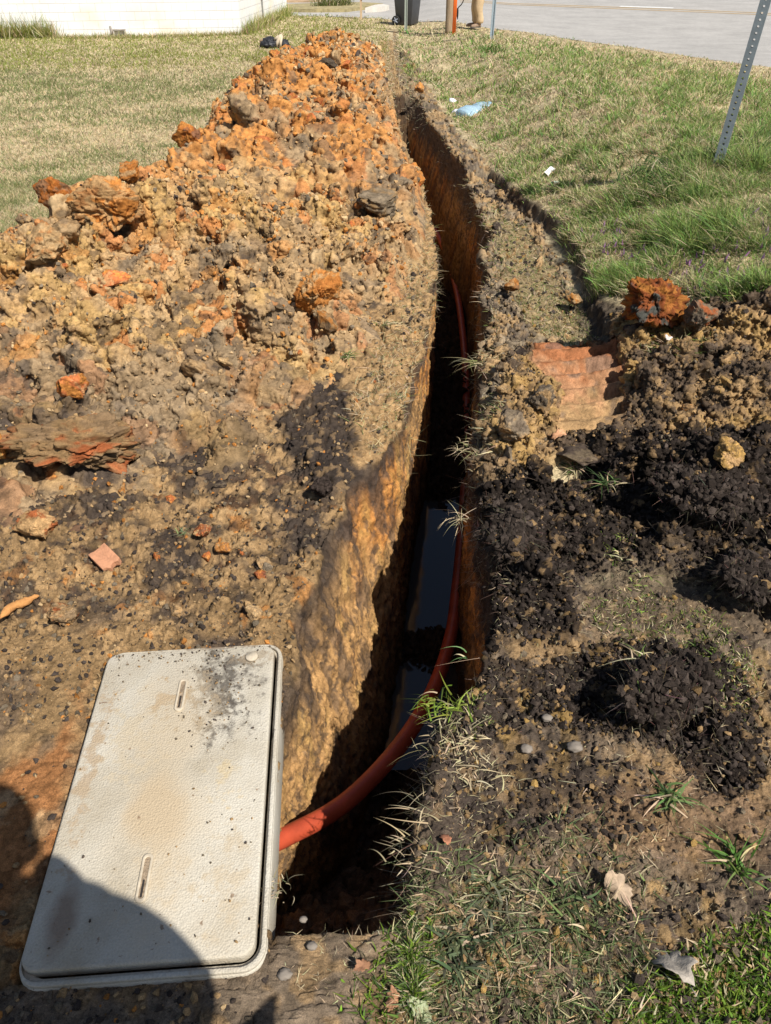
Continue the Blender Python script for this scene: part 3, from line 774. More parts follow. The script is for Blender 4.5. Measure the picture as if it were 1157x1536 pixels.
# sparse grass and weeds in the soil on the right foreground + lip
def patch_grass(name, label, polys, n, green, h, wd, lean, K=3, straw=.3, sv=GV, sx=None, sy=None, okm=None, sizevar=.9, gmix=None):
    sx = gx if sx is None else sx; sy = gy if sy is None else sy
    w = np.zeros(len(sx))
    for (pl, wt) in polys: w = np.maximum(w, wt * pmask(sx, sy, pl, .02, None, 0))
    okk = ((~isT) | (depth < .02)) if okm is None else okm
    w = w * okk
    ii = pick(w, n); isg = rng.random(n) > straw
    gc = jit(green, n, .25)
    if gmix is not None: gc = np.where((rng.random(n) < .4)[:, None], jit(gmix, n, .2), gc)
    cg = np.where(isg[:, None], gc, jit(STRAW * 1.05, n, .2))
    o = blade_set(name, ii, sv, h, sizevar, np.full(n, wd) * np.maximum(1, sy[ii] / 5), np.full(n, lean), (cg * .7, cg * 1.1), K)
    tag(o, label, 'grass', kind='stuff'); return o
patch_grass('clover_patch', 'bright green weeds growing in the bottom right corner of the soil', [([(1040, 1420), (1157, 1370), (1300, 1400), (1300, 1620), (950, 1620), (960, 1480)], 1), ([(560, 1420), (620, 1370), (660, 1400), (640, 1500), (540, 1560), (520, 1480)], .8), ([(940, 1500), (1000, 1470), (1010, 1560), (900, 1560)], .8)], 7500, [.17, .27, .03], .022, .006, .8, 2, .12, gmix=[.10, .17, .03])
patch_grass('trampled_grass', 'flattened grey green grass trodden into the soil right of the trench end', [([(640, 1290), (720, 1280), (800, 1320), (900, 1330), (980, 1400), (960, 1540), (640, 1600), (560, 1450), (610, 1370)], 1), ([(720, 1240), (900, 1220), (1010, 1330), (900, 1350)], .45)], 8000, [.17, .20, .085], .034, .0036, 2.2, 3, .33, gmix=[.10, .14, .05])
patch_grass('straw_litter', 'dry straw bits scattered over the soil on the right foreground', [([(640, 1080), (720, 1050), (760, 1180), (700, 1260), (620, 1230)], 1.0), ([(560, 1380), (640, 1390), (600, 1520), (430, 1480), (440, 1400)], .9), ([(600, 1250), (1157, 1000), (1300, 1600), (560, 1600)], .26), ([(720, 880), (1157, 850), (1157, 1000), (720, 1050)], .25)], 9000, STRAW, .020, .0020, 2.5, 2, .97)
patch_grass('soil_moss', 'short yellow green weeds on the packed soil right of the dark clump', [([(870, 900), (960, 880), (1080, 930), (1140, 1000), (1130, 1090), (1080, 1080), (1040, 970), (900, 950)], 1), ([(650, 1050), (720, 1040), (740, 1100), (650, 1120)], .8), ([(900, 800), (960, 820), (940, 850), (900, 840)], .6)], 3000, [.22, .27, .06], .017, .004, .9, 2, .35, gmix=[.14, .2, .04])
patch_grass('ditch_grass', 'short grass in the hollow between the trench lip and the cut sod', [([(735, 290), (790, 320), (850, 400), (890, 470), (900, 510), (860, 510), (790, 480), (740, 400), (720, 340)], 1), ([(960, 510), (1060, 500), (1050, 560), (960, 560)], .9)], 5200, [.16, .21, .05], .035, .0035, 1.1, 3, .5)
patch_grass('lip_straw', 'dry grass and roots hanging from the trench lips', [([(600, 30), (700, 220), (735, 300), (745, 480), (760, 700), (690, 700), (700, 400), (640, 220), (585, 120)], .8), ([(560, 60), (600, 60), (640, 250), (665, 340), (660, 500), (640, 600), (560, 690), (520, 620), (590, 480), (610, 330), (570, 200)], 1)], 13000, [.17, .20, .06], .04, .0028, 1.8, 3, .82)
# roots, fibres in dark soil, hanging fibres on lips
def fibre_set(name, label, polys, n, ln, wd, c0, dirz=-.1, okm=None):
    w = np.zeros(len(gx))
    for (pl, wt) in polys: w = np.maximum(w, wt * pmask(gx, gy, pl, .01, None, 0))
    if okm is not None: w = w * okm
    ii = pick(w, n)
    P0 = GV[ii].astype(float) + GN[ii] * .002
    D = GN[ii] * .5 + rng.normal(size=(n, 3)) * .8; D[:, 2] += dirz; D /= np.linalg.norm(D, axis=1, keepdims=True)
    L = ln * (.3 + rng.random(n) ** 2 * 1.2); B = rng.normal(size=(n, 3)) * .5; B[:, 2] -= .2
    cc = jit(c0, n, .3)
    o = ribbons(name, P0, D, L, np.full(n, wd) * np.maximum(1, gy[ii] / 4), B, cc * .8, cc, 4, M_FIBRE, .6); tag(o, label, 'roots', kind='stuff'); return o
fibre_set('root_fibres', 'fine pale roots poking out of the dark soil right of the trench', [([(672, 740), (960, 670), (1300, 660), (1400, 950), (880, 880), (760, 960), (690, 960)], .8), ([(850, 1000), (960, 960), (1110, 1010), (1140, 1100), (1060, 1190), (880, 1090)], 1), ([(630, 1080), (700, 1010), (880, 1010), (900, 1100), (700, 1150), (600, 1300)], .5)], 9000, .030, .0010, [.13, .10, .07])
fibre_set('lip_roots', 'thin roots hanging over both edges of the trench', [([(585, 100), (700, 220), (735, 300), (735, 480), (740, 700), (720, 1000), (620, 1400), (560, 1400), (680, 950), (660, 500), (640, 260)], 1.0), ([(580, 100), (655, 340), (650, 480), (600, 650), (640, 640), (690, 400), (600, 120)], .8)], 5200, .05, .0013, [.33, .27, .18], -.3, (depth > .0) & (depth < .3))
print('weeds', round(time.time() - T0, 1))
#PART2
# ------------------------------------------------------------------ ROAD
def resample(P, n):
    P = np.asarray(P, float); L = np.concatenate([[0], np.cumsum(np.hypot(*np.diff(P, axis=0).T))]); s = np.linspace(0, L[-1], n)
    return np.stack([np.interp(s, L, P[:, 0]), np.interp(s, L, P[:, 1])], -1)
nearE = resample(roadW, 700); farE = resample(np.array([[60, -12], [40, -2], [27, 17], [17, 33], [9, 60], [-40, 80]]), 700)
nearE = nearE + np.stack([fbm(np.stack([np.arange(700) * .12, np.zeros(700), np.full(700, k)], -1).astype(F32), 1, 3, 5) * .05 for k in (0, 9)], -1)
M_ = 40; tt = (np.linspace(0, 1, M_) ** 2)[None, :, None]
RV = nearE[:, None] * (1 - tt) + farE[:, None] * tt; RV = RV.reshape(-1, 2)
rz = G(RV[:, 0], RV[:, 1]) - .006
def road_mat():
    k = NT('asphalt'); tc = k.n('ShaderNodeTexCoord'); v = tc.outputs['Object']
    n = k.noise(1.1, 5, .6, v); n2 = k.noise(70, 3, .7, v); n3 = k.noise(9, 4, .6, v)
    c = k.ramp(n.outputs[0], [(.3, (.33, .315, .295)), (.7, (.42, .40, .375))]).outputs[0]
    c = k.mix(.7, c, k.ramp(n2.outputs[0], [(.3, (.72, .72, .72)), (.7, (1.25, 1.25, 1.25))]).outputs[0], 'MULTIPLY')
    c = k.mix(.5, c, k.ramp(n3.outputs[0], [(.35, (.8, .8, .8)), (.6, (1.06, 1.06, 1.06))]).outputs[0], 'MULTIPLY')
    k.l(c, k.b.inputs['Base Color']); k.b.inputs['Roughness'].default_value = .9; k.b.inputs['Specular IOR Level'].default_value = .2
    k.l(k.bump(n2.outputs[0], .5, .004), k.b.inputs['Normal']); return k.m
M_ROAD = road_mat()
road = link('road', grid_mesh('road', np.column_stack([RV, rz]), 700, M_), M_ROAD); tag(road, kind='structure')
def strip(name, pts, wid, mat, dz, kind='structure', n=80):
    P = resample(np.array([unp(*p)[:2] for p in pts]), n); t = np.gradient(P, axis=0); t /= np.linalg.norm(t, axis=1, keepdims=True)
    nn = np.stack([-t[:, 1], t[:, 0]], -1) * wid / 2; A = np.stack([P - nn, P + nn], 1).reshape(-1, 2)
    o = link(name, grid_mesh(name, np.column_stack([A, G(A[:, 0], A[:, 1]) + dz]), n, 2), mat); tag(o, kind=kind); return o
M_YEL = plain('yellow_road_paint', (.58, .36, .10), .8, var=.3, scale=14); M_WHT = plain('white_road_paint', (.62, .62, .6), .8, var=.25, scale=14)
strip('road_line', [(1400, 34), (1135, 21.5), (1000, 16), (800, 8), (690, 3)], .13, M_YEL, .001)
strip('road_line', [(1400, 31), (1135, 19.0), (1000, 13.6), (800, 6), (690, 1)], .13, M_YEL, .001)
strip('road_line', [(1010, 12.0), (930, 9.5)], .5, M_WHT, .001)
def slab(name, pts, mat, z0, z1, kind=None, label=None, cat=None):
    P = [unp(*p) for p in pts]; bm = bmesh.new()
    top = [bm.verts.new((p[0], p[1], p[2] + z1)) for p in P]; bot = [bm.verts.new((p[0], p[1], p[2] + z0)) for p in P]
    bm.faces.new(top); bm.faces.new(bot[::-1])
    for i in range(len(P)): j = (i + 1) % len(P); bm.faces.new((top[i], bot[i], bot[j], top[j]))
    o = bm_obj(name, bm, mat); tag(o, label, cat, None, kind); return o
M_DRYG = plain('dry_turf', (.30, .25, .13), 1, var=.45, scale=5, bump=.6, bscale=12)
M_CONC = plain('kerb_concrete', (.56, .52, .46), .9, var=.15, scale=4)
slab('median_strip', [(395, 17.5), (470, 18.5), (520, 18), (560, 13), (575, 9.5), (540, 7.5), (470, 9), (395, 12)], M_DRYG, -.05, .10, 'structure')
slab('kerb', [(548, 18.6), (572, 17.3), (584, 14.5), (574, 12.2), (562, 14.0)], M_CONC, -.05, .14, 'structure')
slab('dirt_shoulder', [(300, 4), (470, 3.5), (490, 1.6), (470, -1), (300, -1)], plain('bare_dirt', (.40, .28, .17), 1, var=.3, scale=2), -.05, .05, 'structure')

# ------------------------------------------------------------------ BUILDING
def block_mat():
    k = NT('painted_block'); tc = k.n('ShaderNodeTexCoord'); sx = k.n('ShaderNodeSeparateXYZ'); k.l(tc.outputs['Object'], sx.inputs[0])
    cb = k.n('ShaderNodeCombineXYZ'); k.l(sx.outputs[0], cb.inputs[0]); k.l(sx.outputs[2], cb.inputs[1])
    br = k.n('ShaderNodeTexBrick'); k.l(cb.outputs[0], br.inputs['Vector'])
    br.inputs['Scale'].default_value = 1; br.inputs['Brick Width'].default_value = .406; br.inputs['Row Height'].default_value = .203
    br.inputs['Mortar Size'].default_value = .005; br.inputs['Mortar Smooth'].default_value = .4; br.inputs['Bias'].default_value = 0
    br.inputs['Color1'].default_value = (.80, .80, .79, 1); br.inputs['Color2'].default_value = (.75, .755, .75, 1); br.inputs['Mortar'].default_value = (.70, .70, .69, 1)
    n = k.noise(.8, 5, .6, tc.outputs['Object']); n2 = k.noise(45, 4, .7, tc.outputs['Object'])
    st = k.ramp(n.outputs[0], [(.52, (1, 1, 1)), (.70, (1.0, .93, .80))])
    c = k.mix(1, br.outputs['Color'], st.outputs[0], 'MULTIPLY')
    # rain-splashed dirt along the foot of the wall
    gr = k.n('ShaderNodeMath', operation='MULTIPLY_ADD'); k.l(n2.outputs[0], gr.inputs[0]); gr.inputs[1].default_value = .25; k.l(sx.outputs[2], gr.inputs[2])
    dm = k.ramp(gr.outputs[0], [(.16, (1, 1, 1)), (.30, (0, 0, 0))])
    c = k.mix(dm.outputs[0], c, (.55, .44, .33)); k.l(c, k.b.inputs['Base Color']); k.b.inputs['Roughness'].default_value = .55
    inv = k.n('ShaderNodeMath', operation='SUBTRACT'); inv.inputs[0].default_value = 1; k.l(br.outputs['Fac'], inv.inputs[1])
    b = k.bump(inv.outputs[0], 1.0, .012); b = k.bump(n2.outputs[0], .25, .004, b); k.l(b, k.b.inputs['Normal']); return k.m
M_BLOCK = block_mat()
bc = unp(362, 51); bl = unp(0, 56.5); bs = unp(431, 21)
fdv = (bl - bc)[:2]; fdv /= np.linalg.norm(fdv); sdv = (bs - bc)[:2]; slen = np.linalg.norm(sdv); sdv /= slen
zb = min(bc[2], bs[2]) - .25; HB = 4.2
bld = empty('block_building', (bc[0], bc[1], zb)); tag(bld, 'white painted concrete block building at the far edge of the lawn', 'building')
def wall(a, dirv, L, flip):
    bm = bmesh.new(); th = .2; box(bm, 0, L, 0, th if not flip else -th, 0, HB) if not flip else box(bm, 0, L, -th, 0, 0, HB)
    o = bm_obj('wall', bm, M_BLOCK, bld); o.location = (a[0] - bc[0], a[1] - bc[1], 0); o.rotation_euler = (0, 0, math.atan2(dirv[1], dirv[0])); return o
FLn = 16.0
wall(bc, fdv, FLn, True)
wall(bc + np.append(sdv * .003, 0), sdv, slen, False)
pL = bc[:2] + fdv * FLn; wall(pL, sdv, slen, True); pS = bc[:2] + sdv * slen; wall(pS, fdv, FLn, False)
bm = bmesh.new(); q = [np.zeros(2), fdv * FLn, fdv * FLn + sdv * slen, sdv * slen]; ov = .15
ctr = sum(q) / 4; q = [ctr + (p - ctr) * (1 + ov / 4) for p in q]
t_ = [bm.verts.new((p[0], p[1], HB + .18)) for p in q]; b_ = [bm.verts.new((p[0], p[1], HB + .004)) for p in q]
bm.faces.new(t_); bm.faces.new(b_)
for i in range(4): bm.faces.new((t_[i], b_[i], b_[(i + 1) % 4], t_[(i + 1) % 4]))
bm_obj('roof', bm, plain('roof_metal', (.55, .55, .54), .5), bld)
nrm = np.array([sdv[1], -sdv[0]]); p = sdv * slen * .42 + nrm * .03
bm = bmesh.new(); tube(bm, [(p[0], p[1], .2), (p[0], p[1], HB)], .022, 10)
bm_obj('conduit', bm, plain('conduit_grey', (.5, .52, .54), .5), bld, True)
for zz in (.9, 1.6, 2.6):
    bm = bmesh.new(); box(bm, -.05, .05, -.04, .03, 0, .06, Matrix.Translation((p[0], p[1], zz))); bm_obj('bracket', bm, plain('bracket_grey', (.3, .3, .31), .5), bld, bevel=.006)
# low vent hood at the foot of the front wall
vp = unp(181, 53.5); fn = np.array([-fdv[1], fdv[0]]); fn = fn if fn[1] < 0 else -fn
bm = bmesh.new(); Mx = Matrix.Translation((vp[0] - bc[0] + fn[0] * .05, vp[1] - bc[1] + fn[1] * .05, vp[2] - zb)) @ Matrix.Rotation(math.atan2(fdv[1], fdv[0]), 4, 'Z')
box(bm, -.17, .17, -.14, .12, .13, .17, Mx); box(bm, -.17, -.13, -.14, .12, 0, .13, Mx); box(bm, .13, .17, -.14, .12, 0, .13, Mx); tube(bm, [Mx @ Vector((.22, 0, 0)), Mx @ Vector((.22, 0, .24))], .03, 10)
bm_obj('vent_hood', bm, plain('weathered_vent', (.34, .31, .28), .8, var=.35), bld, bevel=.008)

# ------------------------------------------------------------------ UTILITY BOX
TL, TR_, BR_, BL_ = LID_C
top = (TL + TR_) / 2; bot = (BL_ + BR_) / 2; ctr = (top + bot) / 2; vdir = (top - bot)[:2]; Ln = np.linalg.norm(vdir) * 1.0; vdir /= np.linalg.norm(vdir)
Wd = (np.linalg.norm((TR_ - TL)[:2]) + np.linalg.norm((BR_ - BL_)[:2])) / 2
print('lid size', Wd, Ln)
rz_ = math.atan2(vdir[1], vdir[0]) - math.pi / 2
ub = empty('utility_box', (ctr[0], ctr[1], -.012), rz_); ub.rotation_euler = (math.radians(.6), math.radians(-.8), rz_)
tag(ub, 'pale concrete utility box with a long rounded lid set in the dirt beside the trench', 'utility box')
def rr(x0, x1, y0, y1, r, n=8):
    out = []
    for cx, cy, a0 in ((x1 - r, y1 - r, 0), (x0 + r, y1 - r, 90), (x0 + r, y0 + r, 180), (x1 - r, y0 + r, 270)):
        for k in range(n + 1):
            a = math.radians(a0 + 90 * k / n); out.append((cx + r * math.cos(a), cy + r * math.sin(a)))
    return out
def prism(loop, z0, z1):
    bm = bmesh.new(); t = [bm.verts.new((x, y, z1)) for x, y in loop]; b = [bm.verts.new((x, y, z0)) for x, y in loop]
    bm.faces.new(t); bm.faces.new(b[::-1]); n = len(loop)
    for i in range(n): bm.faces.new((t[i], b[i], b[(i + 1) % n], t[(i + 1) % n]))
    return bm
def ring(lo, li, z0, z1, bm=None):
    bm = bm or bmesh.new(); n = len(lo)
    V4 = [[bm.verts.new((x, y, z)) for x, y in L] for L, z in ((lo, z1), (li, z1), (li, z0), (lo, z0))]
    for a in range(4):
        A, B = V4[a], V4[(a + 1) % 4]
        for i in range(n): bm.faces.new((A[i], A[(i + 1) % n], B[(i + 1) % n], B[i]))
    return bm
def lid_mat(name, dirty):
    k = NT(name); tc = k.n('ShaderNodeTexCoord'); v = tc.outputs['Object']
    big = k.noise(5, 5, .6, v); mid = k.noise(28, 6, .7, v); fine = k.noise(260, 3, .6, v); vo = k.n('ShaderNodeTexVoronoi', Scale=230.0); k.l(v, vo.inputs['Vector'])
    c = k.ramp(big.outputs[0], [(.3, (.37, .315, .23)), (.5, (.465, .42, .34)), (.7, (.54, .505, .43))]).outputs[0]
    c = k.mix(.5, c, k.ramp(fine.outputs[0], [(.35, (.78, .77, .74)), (.6, (1.05, 1.05, 1.05))]).outputs[0], 'MULTIPLY')
    # black crust patch, tan silt smears: masks with their own place on the lid
    def blob(cx, cy, rx, ry, src, thr, colr, c, amt=.9, soft=.12):
        mp = k.n('ShaderNodeMapping'); mp.inputs['Location'].default_value = (-cx / rx, -cy / ry, 0); mp.inputs['Scale'].default_value = (1 / rx, 1 / ry, 0); k.l(v, mp.inputs[0])
        ln = k.n('ShaderNodeVectorMath', operation='LENGTH'); k.l(mp.outputs[0], ln.inputs[0])
        m = k.n('ShaderNodeMath', operation='MULTIPLY_ADD'); k.l(ln.outputs['Value'], m.inputs[0]); m.inputs[1].default_value = -.35; k.l(src.outputs[0], m.inputs[2])
        r = k.ramp(m.outputs[0], [(thr, (0, 0, 0)), (thr + soft, (amt,) * 3)])
        return k.mix(r.outputs[0], c, colr)
    hw, hl = Wd / 2, Ln / 2
    for a in dirty: c = blob(a[0] * hw, a[1] * hl, a[2], a[3], mid if a[4] == 'm' else big, a[5], a[6], c, a[7], a[8])
    sp = k.noise(60, 4, .5, v); c = k.mix(k.ramp(sp.outputs[0], [(.70, (0, 0, 0)), (.74, (.8,) * 3)]).outputs[0], c, (.20, .13, .08))
    k.l(c, k.b.inputs['Base Color']); k.b.inputs['Roughness'].default_value = .75; k.b.inputs['Specular IOR Level'].default_value = .3
    b = k.bump(vo.outputs['Distance'], .6, .0022); b = k.bump(mid.outputs[0], .25, .003, b); k.l(b, k.b.inputs['Normal']); return k.m
DK = (.07, .058, .046); SILT = (.42, .31, .19)
M_LID = lid_mat('lid_concrete', [(.42, .68, .16, .27, 'm', .30, DK, .85, .16), (.60, .52, .10, .10, 'm', .38, DK, .7, .1), (.30, .28, .12, .16, 'm', .43, DK, .6, .1),
                                 (-.12, -.16, .07, .13, 'b', .16, SILT, .75, .2), (-.5, .3, .18, .3, 'm', .36, (.46, .38, .26), .6, .1), (.1, -.6, .2, .2, 'm', .40, (.44, .36, .25), .5, .1), (.0, .55, .25, .2, 'm', .42, (.34, .26, .17), .7, .07), (-.1, .0, .14, .5, 'b', .22, (.44, .35, .23), .6, .2), (.7, -.6, .12, .3, 'm', .38, (.42, .34, .23), .6, .12), (-.85, .1, .06, .5, 'm', .36, (.36, .26, .16), .7, .1), (.55, -.05, .1, .2, 'm', .40, (.50, .38, .2), .5, .12),
                                 (-.72, -.8, .045, .12, 'b', .16, (.22, .15, .10), .8, .18), (-.2, .62, .16, .12, 'm', .44, SILT, .6, .08), (.82, .9, .12, .05, 'm', .34, (.3, .23, .15), .6, .1)])
M_FRAME = lid_mat('frame_concrete', [(.95, .1, .05, .3, 'm', .46, (.2, .16, .12), .8, .08), (.95, .3, .03, .06, 'm', .3, (.10, .085, .07), .9, .06), (0, -1.02, .5, .05, 'm', .5, (.3, .22, .15), .6, .1), (.3, 1.0, .3, .05, 'm', .35, (.16, .11, .07), .8, .1)])
hw, hl = Wd / 2, Ln / 2
lidb = prism(rr(-hw, hw, -hl, hl, .029), .012, .042)
lid = bm_obj('lid', lidb, M_LID, ub, bevel=.005, seg=3)
fo = rr(-hw - .004, hw + .022, -hl - .026, hl + .010, .045); fi = rr(-hw + .012, hw + .006, -hl - .006, hl - .004, .036)
fr = bm_obj('frame', ring(fo, fi, -.09, .026), M_FRAME, ub, bevel=.004)
lo2 = rr(-hw - .002, hw + .0205, -hl - .0245, hl + .0085, .044); li2 = rr(-hw + .001, hw + .0115, -hl - .0155, hl + .003, .038)
rim = bm_obj('frame_rim', ring(lo2, li2, .026, .036), M_FRAME, ub, bevel=.003)
M_SLOT = plain('slot_silt', (.30, .225, .15), .95, var=.5, scale=90, bump=.6, bscale=200); M_SLIT = plain('slot_dark', (.03, .024, .02), .95); M_SRIM = plain('slot_rim', (.47, .40, .30), .8, var=.2, scale=60)
Mi = ub.matrix_basis.copy()
bpy.context.view_layer.update()
Mi = ub.matrix_world.inverted()
for (pa, pb_) in (((276, 1022), (268, 1062)), ((222, 1284), (210, 1346))):
    A = Mi @ Vector(unp(*pa, dz=.035)); B = Mi @ Vector(unp(*pb_, dz=.035)); dv_ = (A - B).to_2d(); L2 = dv_.length; an = math.atan2(dv_.y, dv_.x) - math.pi / 2
    cen = (A + B) / 2; MM = Matrix.Translation((cen.x, cen.y, 0)) @ Matrix.Rotation(an, 4, 'Z')
    bm = ring(rr(-.011, .011, -L2 / 2 - .008, L2 / 2 + .008, .0105), rr(-.0055, .0055, -L2 / 2, L2 / 2, .005), .040, .0465); bmesh.ops.transform(bm, matrix=MM, verts=bm.verts)
    s_ = bm_obj('pull_slot', bm, M_SRIM, ub, bevel=.0015)
    bm = prism(rr(-.0056, .0056, -L2 / 2, L2 / 2, .005), .040, .0447); bmesh.ops.transform(bm, matrix=MM, verts=bm.verts); bm_obj('recess', bm, M_SLOT, s_)
    bm = prism(rr(-.0022, .0022, -L2 / 2 * .95, -L2 / 2 * .1, .002), .040, .0452); bmesh.ops.transform(bm, matrix=MM, verts=bm.verts); bm_obj('slit', bm, M_SLIT, s_)
bm = bmesh.new(); A = Mi @ Vector(unp(378, 986, dz=.035)); bmesh.ops.create_cone(bm, cap_ends=True, segments=24, radius1=.017, radius2=.015, depth=.004, matrix=Matrix.Translation((A.x, A.y, .0455))); bm_obj('bolt_cap', bm, M_SRIM, ub, True)

# ------------------------------------------------------------------ PIPE
def at_depth(px, py, dep_):
    z = -dep_; dx = (px - CX) / FPX; v = (CY - py) / FPX; dv = np.array([dx, cs + v * sn, -sn + v * cs]); t = (CH - z) / -dv[2]; return np.array([dv[0] * t, dv[1] * t, z])
pp = [(370, 1278, .27), (430, 1254, .34), (520, 1202, .42), (600, 1118, .50), (650, 1035, .62), (676, 955, .74), (686, 880, .82), (693, 800, .90), (698, 720, .96), (700, 620, .99), (697, 530, .97), (687, 445, .94), (672, 390, .90), (652, 345, .84)]
pw = [at_depth(*p) for p in pp] + [np.array([.33, 8.6, -.95]), np.array([.24, 10, -1.0]), np.array([.2, 11.3, -.9]), np.array([.19, 12.6, -.6])]
sp_ = spline(pw, 14); bm = bmesh.new(); tube(bm, sp_, .0262, 24)
M_PIPE = plain('orange_duct', (.38, .060, .026), .45, var=.22, scale=14, spec=.4, bump=.08)
pipe = bm_obj('conduit_pipe', bm, M_PIPE, None, True); tag(pipe, 'orange red plastic conduit pipe curving along the bottom of the trench', 'pipe')
# ------------------------------------------------------------------ WATER
k = NT('muddy_water'); k.b.inputs['Base Color'].default_value = (.065, .060, .055, 1); k.b.inputs['Roughness'].default_value = .06; k.b.inputs['IOR'].default_value = 1.33; k.b.inputs['Specular IOR Level'].default_value = .9
tc = k.n('ShaderNodeTexCoord'); n_ = k.noise(9, 3, .5, tc.outputs['Object']); k.l(k.bump(n_.outputs[0], .05, .01), k.b.inputs['Normal'])
ys = np.linspace(1.75, 3.55, 60); WV = np.array([[x, y, -.992] for y in ys for x in (FL(y) - .04, (FL(y) + FR(y)) / 2, FR(y) + .01)])
wat = link('water', grid_mesh('water', WV, 60, 3), k.m); tag(wat, kind='structure')

# ------------------------------------------------------------------ POSTS
def perforated_post(name, base, dirv, L, w_, pitch, hr_, rot, mat):
    bm = bmesh.new(); nC = int(L / pitch); m = 16
    for f in range(4):
        R_ = Matrix.Rotation(math.pi / 2 * f, 4, 'Z')
        for i in range(nC):
            z0 = i * pitch; cz = z0 + pitch / 2; inn = []; out = []
            for kk in range(m):
                a = 2 * math.pi * kk / m + math.pi / m * 0; ca, sa = math.cos(a), math.sin(a)
                inn.append(bm.verts.new(R_ @ Vector((ca * hr_, -w_ / 2, cz + sa * hr_))))
                sc_ = 1 / max(abs(ca) / (w_ / 2), abs(sa) / (pitch / 2)); out.append(bm.verts.new(R_ @ Vector((ca * sc_, -w_ / 2, cz + sa * sc_))))
            for kk in range(m): bm.faces.new((inn[kk], inn[(kk + 1) % m], out[(kk + 1) % m], out[kk]))
            # corner fillers
            for sx_, sz_ in ((1, 1), (-1, 1), (-1, -1), (1, -1)):
                cv = bm.verts.new(R_ @ Vector((sx_ * w_ / 2, -w_ / 2, cz + sz_ * pitch / 2)))
                prs = sorted(out, key=lambda v_: (v_.co - cv.co).length)[:2]
                try: bm.faces.new((cv, prs[0], prs[1]))
                except Exception: pass
    bmesh.ops.remove_doubles(bm, verts=bm.verts, dist=.0002)
    o = bm_obj(name, bm, mat); md = o.modifiers.new('wall', 'SOLIDIFY'); md.thickness = .003; md.offset = -1
    o.location = base; q = Vector(dirv).normalized().to_track_quat('Z', 'Y'); o.rotation_euler = (q @ Matrix.Rotation(rot, 3, 'Z').to_quaternion()).to_euler()
    return o
def galv(name, c_, r_=.5, me_=.35):
    return plain(name, c_, r_, me_, .16, 25)
M_GALV = galv('galvanised_steel', (.22, .26, .29))
pb = on_ground(1072, 258, -.10)
zc_ = pb.y * cs - (pb.z - CH) * sn; pw_ = 13.6 * zc_ / FPX
best = min(np.linspace(-.2, .4, 121), key=lambda lx: abs((proj(pb.x + lx * .8, pb.y, pb.z + .8)[0] - 1072) / (254 - proj(pb.x + lx * .8, pb.y, pb.z + .8)[1]) - .306))
pt_ = 8.15 * zc_ / FPX * .93
print('post z', zc_, 'w', pw_, 'lean', best, 'pitch', pt_)
post = perforated_post('sign_post', pb, (best, 0, 1), 2.3, pw_, pt_, pt_ * .21, math.radians(-24), M_GALV)
tag(post, 'perforated square steel post leaning in tall grass on the right verge', 'sign post')
def uchannel(name, px, py, w_, L, mat, lean=0, rot=0):
    b = on_ground(px, py, -.1); bm = bmesh.new(); R_ = Matrix.Rotation(rot, 4, 'Z')
    prof = [(-w_ / 2, -.012), (-w_ * .28, -.012), (-w_ * .2, .014), (w_ * .2, .014), (w_ * .28, -.012), (w_ / 2, -.012), (w_ / 2, -.008), (w_ * .31, -.008), (w_ * .23, .018), (-w_ * .23, .018), (-w_ * .31, -.008), (-w_ / 2, -.008)]
    a = [bm.verts.new(R_ @ Vector((x, y, 0))) for x, y in prof]; c_ = [bm.verts.new(R_ @ Vector((x + lean * L, y, L))) for x, y in prof]
    for i in range(len(prof)): j = (i + 1) % len(prof); bm.faces.new((a[i], a[j], c_[j], c_[i]))
    bm.faces.new(a); bm.faces.new(c_); o = bm_obj(name, bm, mat); o.location = b; return o
def wpx(px, py, npx):
    p = unp(px, py); return npx * (p[1] * cs - (p[2] - CH) * sn) / FPX
o = uchannel('steel_post', 737, 60, wpx(737, 60, 6.0), 2.4, galv('blue_steel', (.27, .33, .37), .5, .2), .012, .3); tag(o, 'thin blue grey post', 'sign post')
o['label'] = 'thin blue grey steel post in a grass tuft right of the person in tan trousers'
o = uchannel('steel_post', 609, 47, wpx(609, 47, 4.4), 1.9, galv('pale_green_steel', (.38, .42, .37), .6, .1), 0, -.2); tag(o, 'thin pale green metal post standing in front of the dark wheeled bin', 'sign post')
# wooden post and orange marker
wb = on_ground(673, 49, -.15); r_w = wpx(673, 49, 10.5) / 2; bm = bmesh.new()
tube(bm, [wb + Vector((.0, 0, z)) for z in np.linspace(0, 3.0, 14)], [r_w * (1 + .03 * math.sin(i * 2.1)) for i in range(14)], 18)
def wood(name, a, b):
    k = NT(name); tc = k.n('ShaderNodeTexCoord'); mp = k.n('ShaderNodeMapping'); mp.inputs['Scale'].default_value = (30, 30, 1.6); k.l(tc.outputs['Object'], mp.inputs[0])
    n = k.noise(1.5, 6, .65, mp.outputs[0]); k.l(k.ramp(n.outputs[0], [(.3, a), (.7, b)]).outputs[0], k.b.inputs['Base Color']); k.b.inputs['Roughness'].default_value = .9
    k.l(k.bump(n.outputs[0], .5, .01), k.b.inputs['Normal']); return k.m
o = bm_obj('wooden_post', bm, wood('weathered_wood', (.20, .145, .09), (.38, .29, .19)), None, True); tag(o, 'round weathered wooden post beside the orange marker at the far trench end', 'post')
ob = on_ground(681, 51, -.1); ow = wpx(681, 51, 5.6)
bm = bmesh.new(); lp = rr(-ow / 2, ow / 2, -.02, .02, .018, 5); 
t_ = [bm.verts.new((x, y, 2.2)) for x, y in lp]; b_ = [bm.verts.new((x, y, 0)) for x, y in lp]; bm.faces.new(t_); bm.faces.new(b_)
for i in range(len(lp)): j = (i + 1) % len(lp); bm.faces.new((t_[i], b_[i], b_[j], t_[j]))
